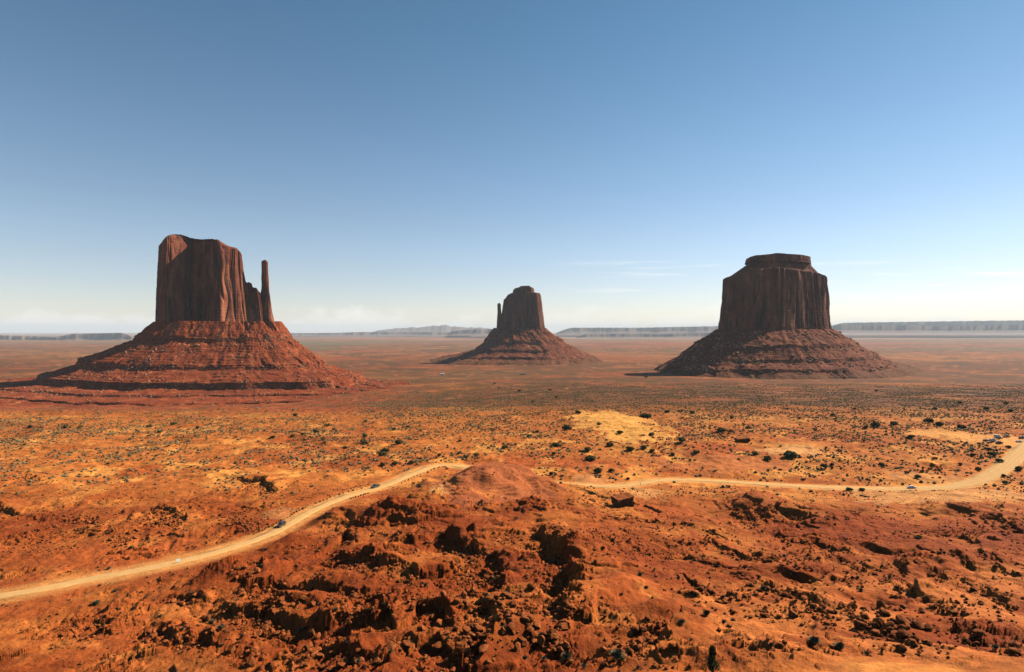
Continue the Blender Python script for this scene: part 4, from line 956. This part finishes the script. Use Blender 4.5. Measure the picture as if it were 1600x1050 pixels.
# countless low scrub
def scatter(n, y0, y1, tmax=0.95):
    yy = np.sqrt(rng.uniform(y0 ** 2, y1 ** 2, n)); tt = rng.uniform(-tmax, tmax, n); return tt * yy, yy
sx, sy = scatter(560000, 300, 1500)
dens = np.clip(0.55 + 0.9 * fbm(sx / 60, sy / 60, 701, 3) + 0.4 * pn(sx / 14, sy / 14, 703), 0.03, 1) * np.interp(sy, [300, 340, 420, 900, 1500], [0.15, 0.5, 1, 0.7, 0.15])
du_ = sx / sy * F + U0
dens *= np.where((sy > 600) & (du_ < 560), 0.25, 1.0)
ok = (rng.random(len(sx)) < dens) & lookup(vis, sx, sy) & (lookup(bare, sx, sy) < 0.35)
ok &= ~((sy < 760) & (lookup(dR, sx, np.minimum(sy, 759)) < 7))
sx, sy = sx[ok], sy[ok]; print('scrub', len(sx))
SCR = []
for i in range(5):
    r = np.random.default_rng(1300 + i); V, Fc = ico(1); V = V * (1 + r.normal(0, .22, (len(V), 1))) * np.array([1, 1, .72]); V[:, 2] = np.maximum(V[:, 2] + .35, -.1); SCR.append((V, Fc))
ss = 0.24 * (5.0 ** (rng.random(len(sx)) ** 2.2))
tag(merged('desert_scrub', SCR, np.column_stack([sx, sy, gz(sx, sy)]), ss, rng.uniform(0, 6.28, len(sx)), MAT_SCRUB), 'countless low grey-green scrub plants over the plain', 'scrub', kind='stuff')
# tufts of dry grass and little sage on the near slopes
tx, ty = scatter(11000, 82, 330)
dn = sst(-0.15, 0.45, fbm(tx / 20, ty / 20, 711, 3)) * 0.5 + 0.05
ok = (rng.random(len(tx)) < dn) & lookup(vis, tx, ty) & (lookup(dR, tx, ty) > 6.5)
tx, ty = tx[ok], ty[ok]
TF = [tuft(1400 + i, 46, .62, .8, .085) for i in range(5)]
tag(merged('grass_tufts', TF, np.column_stack([tx, ty, gz(tx, ty)]), 0.28 * (2.6 ** (rng.random(len(tx)) ** 1.8)), rng.uniform(0, 6.28, len(tx)), MAT_SAGE), 'small dry tufts dotting the near red slopes', 'grass', kind='stuff')

# ------------------------------------------------------------------ vehicles
MAT_GLASS = plain('dark_car_glass', (0.02, 0.025, 0.03), 0.08, 0.8)
MAT_TYRE = plain('tyre_rubber', (0.02, 0.02, 0.02), 0.85, 0.2); MAT_RIM = plain('wheel_rim', (0.45, 0.45, 0.46), 0.35, 0.5, 0.8)
MAT_LAMP = plain('headlight_glass', (0.75, 0.75, 0.72), 0.15, 0.7); MAT_TAIL = plain('tail_light', (0.35, 0.02, 0.02), 0.25, 0.6); MAT_TRIM = plain('black_trim', (0.03, 0.03, 0.03), 0.6, 0.3)
PAINT = {k: plain(k + '_car_paint', c_, 0.28, 0.6, 0.0, 0.12) for k, c_ in dict(white=(0.78, 0.78, 0.76), black=(0.018, 0.02, 0.024), navy=(0.02, 0.03, 0.06), silver=(0.42, 0.43, 0.44), grey=(0.12, 0.125, 0.13), green=(0.02, 0.05, 0.035), red=(0.18, 0.02, 0.015)).items()}
SHAPES = {  # body outline (x, z) and greenhouse outline (x, z), half width
 'suv':   ([(-2.35, .45), (-2.38, .85), (-2.30, 1.08), (1.25, 1.10), (2.20, .98), (2.36, .80), (2.36, .42)], [(-2.22, 1.06), (-2.05, 1.72), (-1.6, 1.80), (.35, 1.78), (.65, 1.70), (1.32, 1.08)], .93),
 'sedan': ([(-2.35, .38), (-2.38, .78), (-2.25, .96), (-1.5, .98), (1.10, .95), (2.15, .80), (2.36, .62), (2.36, .34)], [(-1.75, .95), (-1.05, 1.38), (-.6, 1.45), (.25, 1.44), (.5, 1.38), (1.2, .94)], .90),
 'van':   ([(-2.5, .42), (-2.55, .95), (-2.5, 1.15), (1.7, 1.12), (2.35, .95), (2.5, .75), (2.5, .40)], [(-2.48, 1.12), (-2.36, 1.95), (-2.0, 2.05), (.9, 2.03), (1.15, 1.95), (1.85, 1.10)], .98),
 'pickup':([(-2.7, .52), (-2.75, 1.05), (-2.7, 1.14), (1.35, 1.14), (2.45, 1.06), (2.62, .85), (2.62, .50)], [(-.75, 1.12), (-.65, 1.72), (-.3, 1.82), (.5, 1.82), (.75, 1.74), (1.35, 1.12)], .97),
}
def loft(outline, hw, inset_top, zlo, zhi, rows_=5):
    """closed side outline given thickness, narrowing upwards, with rounded flanks"""
    O = np.array(outline, float); n = len(O); V, Fc = [], []
    ys = [-1, -.96, -.80, .80, .96, 1]
    for yk in ys:
        sh = 1 - .035 * (abs(yk) > .9) - .03 * (abs(yk) == 1)
        cx_, cz_ = O.mean(0)
        for (x_, z_) in O:
            wy = hw - inset_top * np.clip((z_ - zlo) / (zhi - zlo), 0, 1)
            V.append((cx_ + (x_ - cx_) * sh, yk * wy, cz_ + (z_ - cz_) * sh))
    for k in range(len(ys) - 1):
        for i in range(n): Fc.append([k * n + i, k * n + (i + 1) % n, (k + 1) * n + (i + 1) % n, (k + 1) * n + i])
    me = bpy.data.meshes.new('body'); me.from_pydata(V, [], Fc + [list(range(n))[::-1], [(len(ys) - 1) * n + i for i in range(n)]]); me.update()
    bm = bmesh.new(); bm.from_mesh(me); bmesh.ops.recalc_face_normals(bm, faces=bm.faces[:]); bm.to_mesh(me); bm.free()
    return me
def wheel_mesh(r0_, r1_, w, n=18):
    pr = [(r1_, -w), (r0_ * .94, -w), (r0_, -w * .7), (r0_, w * .7), (r0_ * .94, w), (r1_, w)]
    V = np.array([(math.cos(a) * r_, y_, math.sin(a) * r_) for (r_, y_) in pr for a in np.linspace(0, 6.2832, n, endpoint=False)])
    return np_mesh('wheel', V, grid_faces(len(pr), n, True))
def disc_mesh(r_, w, n=14):
    V = [(math.cos(a) * r_, s * w, math.sin(a) * r_) for s in (-1, 1) for a in np.linspace(0, 6.2832, n, endpoint=False)]
    me = bpy.data.meshes.new('rim'); me.from_pydata(V, [], [[i, (i + 1) % n, n + (i + 1) % n, n + i] for i in range(n)] + [list(range(n))[::-1], list(range(n, 2 * n))]); me.update(); return me
TY_ME, RIM_ME = wheel_mesh(.36, .22, .12), disc_mesh(.225, .10)
TY_ME.materials.append(MAT_TYRE); RIM_ME.materials.append(MAT_RIM)
def quad_panel(pts, th=0.012):
    P = np.array(pts, float); n = np.cross(P[1] - P[0], P[-1] - P[0]); n /= np.linalg.norm(n)
    V = np.vstack([P - n * th, P + n * th]); k = len(P)
    me = bpy.data.meshes.new('pane'); me.from_pydata([tuple(v) for v in V], [], [list(range(k))[::-1], list(range(k, 2 * k))] + [[i, (i + 1) % k, k + (i + 1) % k, k + i] for i in range(k)]); me.update(); return me
def box_me(name, x0, x1, y0, y1, z0, z1):
    bm = bmesh.new(); bmesh.ops.create_cube(bm, size=1.0)
    for v in bm.verts: v.co = ((x0 + x1) / 2 + v.co.x * (x1 - x0), (y0 + y1) / 2 + v.co.y * (y1 - y0), (z0 + z1) / 2 + v.co.z * (z1 - z0))
    bmesh.ops.bevel(bm, geom=bm.edges[:], offset=min(x1 - x0, y1 - y0, z1 - z0) * .2, segments=1, affect='EDGES')
    me = bpy.data.meshes.new(name); bm.to_mesh(me); bm.free(); return me
def car(style, paint, loc, heading, label, group=None, tilt=0.0):
    body, cab, hw = SHAPES[style]
    t = empty('parked_car' if group else 'car', loc, heading); tag(t, label, 'pickup' if style == 'pickup' else ('van' if style == 'van' else 'car'), group)
    link('body', loft(body, hw, .06, .4, 1.1), PAINT[paint], t)
    zlo, zhi = cab[0][1], max(c_[1] for c_ in cab)
    rf = link('cabin', loft(cab, hw - .06, .20, zlo, zhi), PAINT[paint], t)
    C_ = np.array(cab)
    def wy(z_): return hw - .06 - .20 * np.clip((z_ - zlo) / (zhi - zlo), 0, 1)
    zl, zh = zlo + .08, zhi - .14
    xr0, xr1 = np.interp(zl, C_[:3, 1], C_[:3, 0]), np.interp(zh, C_[:3, 1], C_[:3, 0])
    xf0, xf1 = np.interp(zl, C_[::-1][:3, 1], C_[::-1][:3, 0]), np.interp(zh, C_[::-1][:3, 1], C_[::-1][:3, 0])
    xm = (xr1 + xf1) / 2
    for s in (-1, 1):
        for (a0, a1, b0, b1) in ((xr0 + .16, xm - .05, xr1 + .14, xm - .05), (xm + .05, xf0 - .18, xm + .05, xf1 - .12)):
            link('side_window', quad_panel([(a0, s * (wy(zl) + .0), zl), (a1, s * (wy(zl)), zl), (b1, s * (wy(zh)), zh), (b0, s * (wy(zh)), zh)]), MAT_GLASS, t)
        link('headlight', box_me('headlight', body[-2][0] - .12, body[-2][0] + .015, s * hw * .72 - .17, s * hw * .72 + .17, body[-2][1] - .10, body[-2][1] + .06), MAT_LAMP, t)
        link('tail_light', box_me('tail_light', body[1][0] - .02, body[1][0] + .10, s * hw * .80 - .10, s * hw * .80 + .10, body[1][1] - .14, body[1][1] + .10), MAT_TAIL, t)
    link('windscreen', quad_panel([(xf0 + .02, -wy(zl) + .1, zl), (xf0 + .02, wy(zl) - .1, zl), (xf1 + .02, wy(zh) - .08, zh), (xf1 + .02, -wy(zh) + .08, zh)], .03), MAT_GLASS, t)
    link('rear_window', quad_panel([(xr0 - .02, -wy(zl) + .1, zl), (xr0 - .02, wy(zl) - .1, zl), (xr1 - .02, wy(zh) - .08, zh), (xr1 - .02, -wy(zh) + .08, zh)], .03), MAT_GLASS, t)
    link('bumper', box_me('bumper', body[-1][0] - .1, body[-1][0] + .05, -hw + .05, hw - .05, .34, .56), MAT_TRIM, t)
    link('bumper', box_me('bumper', body[0][0] - .06, body[0][0] + .1, -hw + .05, hw - .05, .36, .58), MAT_TRIM, t)
    if style == 'pickup': link('truck_bed', box_me('truck_bed', -2.62, -.85, -hw + .12, hw - .12, 1.10, 1.155), MAT_TRIM, t)
    if style in ('suv', 'van'):
        for s in (-1, 1): link('roof_rail', box_me('roof_rail', cab[2][0] + .1, cab[3][0], s * .62 - .025, s * .62 + .025, zhi + .0, zhi + .06), MAT_TRIM, t)
    for wx in (-1.42, 1.45):
        for s in (-1, 1):
            w_ = link('wheel', TY_ME, None, t, (wx, s * (hw - .10), .36)); link('rim', RIM_ME, None, w_, (0, s * .02, 0))
    t.rotation_euler = (0, tilt, heading)
    return t
def road_pose(u, off):
    us = RC[:, 0] / RC[:, 1] * F + U0; k = int(np.argmin(abs(us - u)))
    p = RC[k, :3].copy(); p[:2] += rn[k] * off
    return Vector((p[0], p[1], p[2] + .11)), math.atan2(tg[k, 1], tg[k, 0]), k
l, h_, k = road_pose(444, 1.6); car('suv', 'black', l, h_ + math.pi, 'black car driving down the pale dirt road at left')
l, h_, k = road_pose(589, 1.2); car('pickup', 'green', l, h_ + math.pi, 'dark pickup farther up the left road near its bend')
l, h_, k = road_pose(1430, 1.0); car('sedan', 'white', l, h_, 'white car driving along the right stretch of dirt road')
PK = [('suv', 'grey', 1541, 690.5, 0.2, 'grey car parked at the left end of the viewpoint cluster'), ('van', 'silver', 1551, 690, 0.25, 'silver van parked in the middle of the viewpoint cluster'),
      ('suv', 'black', 1561, 686.5, 0.1, 'black car parked behind the silver van at the viewpoint'), ('van', 'white', 1558, 683.5, 0.3, 'white van parked at the back of the viewpoint cluster'),
      ('sedan', 'navy', 1562, 693, -0.1, 'dark blue car parked nearest in front of the silver van'), ('pickup', 'red', 1573, 683.5, 0.15, 'dark pickup parked alone right of the white van'),
      ('sedan', 'white', 1592, 691, 0.15, 'white car parked at road edge by the right frame edge'), ('suv', 'black', 1597, 686, 0.1, 'black car parked behind the white car at the right frame edge')]
for st_, pt_, u, v, hd, lab in PK:
    p = at(u, v); car(st_, pt_, p + Vector((0, 0, .02)), hd, lab, 'cars parked at the viewpoint')

# ------------------------------------------------------------------ people at the viewpoint
def person_mesh():
    P = dict(pelvis=(0, 0, .95), waist=(0, 0, 1.10), chest=(0, .01, 1.32), neck=(0, .01, 1.48), head=(0, -.01, 1.60), crown=(0, 0, 1.72),
             lh=(.10, 0, .90), lk=(.12, -.02, .50), la=(.12, .02, .09), lt=(.13, -.16, .04), rh=(-.10, 0, .90), rk=(-.11, .03, .50), ra=(-.12, .05, .09), rt=(-.13, -.12, .04),
             ls=(.19, .01, 1.40), le=(.25, .03, 1.13), lw=(.25, -.06, .90), lf=(.24, -.09, .80), rs=(-.19, .01, 1.40), re=(-.25, .04, 1.13), rw=(-.23, -.06, .90), rf=(-.22, -.09, .80))
    R = dict(pelvis=.15, waist=.135, chest=.155, neck=.06, head=.105, crown=.07, lh=.095, lk=.065, la=.045, lt=.035, rh=.095, rk=.065, ra=.045, rt=.035, ls=.065, le=.045, lw=.032, lf=.028, rs=.065, re=.045, rw=.032, rf=.028)
    E = [('pelvis', 'waist'), ('waist', 'chest'), ('chest', 'neck'), ('neck', 'head'), ('head', 'crown'), ('pelvis', 'lh'), ('lh', 'lk'), ('lk', 'la'), ('la', 'lt'), ('pelvis', 'rh'), ('rh', 'rk'), ('rk', 'ra'), ('ra', 'rt'),
         ('chest', 'ls'), ('ls', 'le'), ('le', 'lw'), ('lw', 'lf'), ('chest', 'rs'), ('rs', 're'), ('re', 'rw'), ('rw', 'rf')]
    ks = list(P); me = bpy.data.meshes.new('person'); me.from_pydata([P[k_] for k_ in ks], [(ks.index(a), ks.index(b_)) for a, b_ in E], []); me.update()
    o = bpy.data.objects.new('person', me); C.objects.link(o)
    o.modifiers.new('skin', 'SKIN'); sv = me.skin_vertices[0].data
    for i, k_ in enumerate(ks): sv[i].radius = (R[k_], R[k_] * (.75 if k_ in ('chest', 'waist', 'pelvis') else 1)); sv[i].use_root = (k_ == 'pelvis')
    o.modifiers.new('sub', 'SUBSURF').levels = 1
    ev = o.evaluated_get(bpy.context.evaluated_depsgraph_get()); out = bpy.data.meshes.new_from_object(ev)
    bpy.data.objects.remove(o)
    for q in out.polygons: q.use_smooth = True
    return out
PM = person_mesh()
SKIN = plain('skin', (0.42, 0.24, 0.16), 0.6, 0.3)
SHIRT = {k_: plain(k_ + '_cloth', c_, .9, .1) for k_, c_ in dict(dark=(.03, .03, .04), white=(.7, .7, .68), red=(.35, .04, .03), blue=(.05, .09, .22), brown=(.12, .07, .04)).items()}
def person(u, v, cloth, trousers, rz, label):
    me = PM.copy(); p = at(u, v)
    me.materials.clear()
    for m_ in (SKIN, SHIRT[cloth], SHIRT[trousers]): me.materials.append(m_)
    for q in me.polygons:
        z_ = q.center[2]; xx_ = abs(q.center[0])
        q.material_index = 0 if z_ > 1.5 or (xx_ > .19 and z_ < 1.0 and z_ > .7) else (1 if z_ > 1.0 else 2)
    o = link('person', me); o.location = p; o.rotation_euler = (0, 0, rz)
    hair = np_mesh('hair', *(lambda V_, F_: (V_ * np.array([.105, .115, .10]) + np.array([0, .015, 1.66]), F_))(*ico(2))); hair.materials.append(SHIRT['brown']); link('hair', hair, None, o)
    return tag(o, label, 'person')
person(1499, 687, 'dark', 'dark', .4, 'person in dark clothes standing at the left side of the sandy viewpoint')
person(1501, 690, 'brown', 'dark', 2.0, 'person in brown top on the slope edge left of the viewpoint')
person(1517, 682.5, 'blue', 'dark', 2.9, 'person in blue top at the back of the viewpoint, one of a pair')
person(1519.5, 682.5, 'dark', 'brown', 2.6, 'person in dark top and brown trousers beside the one in blue')
person(1511, 690, 'red', 'dark', 1.2, 'person in red top at the front rim of the viewpoint')
person(1525, 690, 'white', 'dark', -.6, 'person in white top walking towards the parked cars')
person(1541, 684, 'dark', 'blue', .9, 'person in dark top and blue trousers behind the leftmost parked car')

# ------------------------------------------------------------------ small things: marker post, white sign, far huts
l, h_, k = road_pose(994, -4.2)
mp = tag(empty('marker_post', l), 'thin dark post at the near edge of the road in the centre', 'post')
link('post', box_me('post', -.09, .09, -.09, .09, -.2, 1.7), MAT_BARK, mp); link('post_cap', box_me('post_cap', -.12, .12, -.12, .12, 1.70, 1.80), MAT_TRIM, mp)
p = at(278, 880)
sg = tag(empty('road_sign', p, 0.95), 'small white square sign beside the left road', 'sign')
link('sign_panel', box_me('sign_panel', -.55, .55, -.03, .03, .5, 1.4), PAINT['white'], sg); link('post', box_me('post', -.05, .05, .03, .12, -.2, 1.3), MAT_BARK, sg)
def hut(u, v, w, d_, h2, wall, roof, label):
    p = at(u, v); o = tag(empty('house', p, .3), label, 'house')
    link('wall', box_me('wall', -w, w, -d_, d_, -.5, h2), wall, o)
    me = bpy.data.meshes.new('roof'); e = .4
    me.from_pydata([(-w - e, -d_ - e, h2), (w + e, -d_ - e, h2), (w + e, d_ + e, h2), (-w - e, d_ + e, h2), (-w - e, 0, h2 + 1.8), (w + e, 0, h2 + 1.8)], [], [(0, 1, 5, 4), (2, 3, 4, 5), (0, 4, 3), (1, 2, 5), (3, 2, 1, 0)]); me.update()
    link('roof', me, roof, o); link('door', box_me('door', -.5, .5, -d_ - .04, -d_ + .02, -.2, 2.1), MAT_TRIM, o)
    for x_ in (-w * .6, w * .6): link('window', box_me('window', x_ - .5, x_ + .5, -d_ - .03, -d_ + .02, 1.0, 2.0), MAT_GLASS, o)
hut(691, 585.5, 7, 4, 3.4, PAINT['white'], PAINT['silver'], 'tiny white house on the far plain left of the middle butte')
hut(817, 585, 9, 4, 3.0, MAT_BARK, PAINT['grey'], 'tiny brown low house on the far plain below the middle butte')

# ------------------------------------------------------------------ air
bm = bmesh.new(); bmesh.ops.create_cube(bm, size=1.0)
for v in bm.verts: v.co = (v.co.x * 480000, 49500 + v.co.y * 102000, 330 + v.co.z * 1300 + (-0))
zmin = float(Z.min())
for v in bm.verts:
    v.co.z = 860 if v.co.z > 330 else zmin - 60
me = bpy.data.meshes.new('haze'); bm.to_mesh(me); bm.free()
m = bpy.data.materials.new('haze'); m.use_nodes = True; nt = m.node_tree; nt.nodes.clear()
pv = nt.nodes.new('ShaderNodeVolumePrincipled'); pv.inputs['Density'].default_value = 1.75e-5; pv.inputs['Color'].default_value = (0.84, 0.92, 1.0, 1); pv.inputs['Anisotropy'].default_value = 0.0
mo = nt.nodes.new('ShaderNodeOutputMaterial'); nt.links.new(pv.outputs[0], mo.inputs['Volume'])
tag(link('haze', me, m), 'thin pale desert haze in the air', 'haze', kind='stuff')
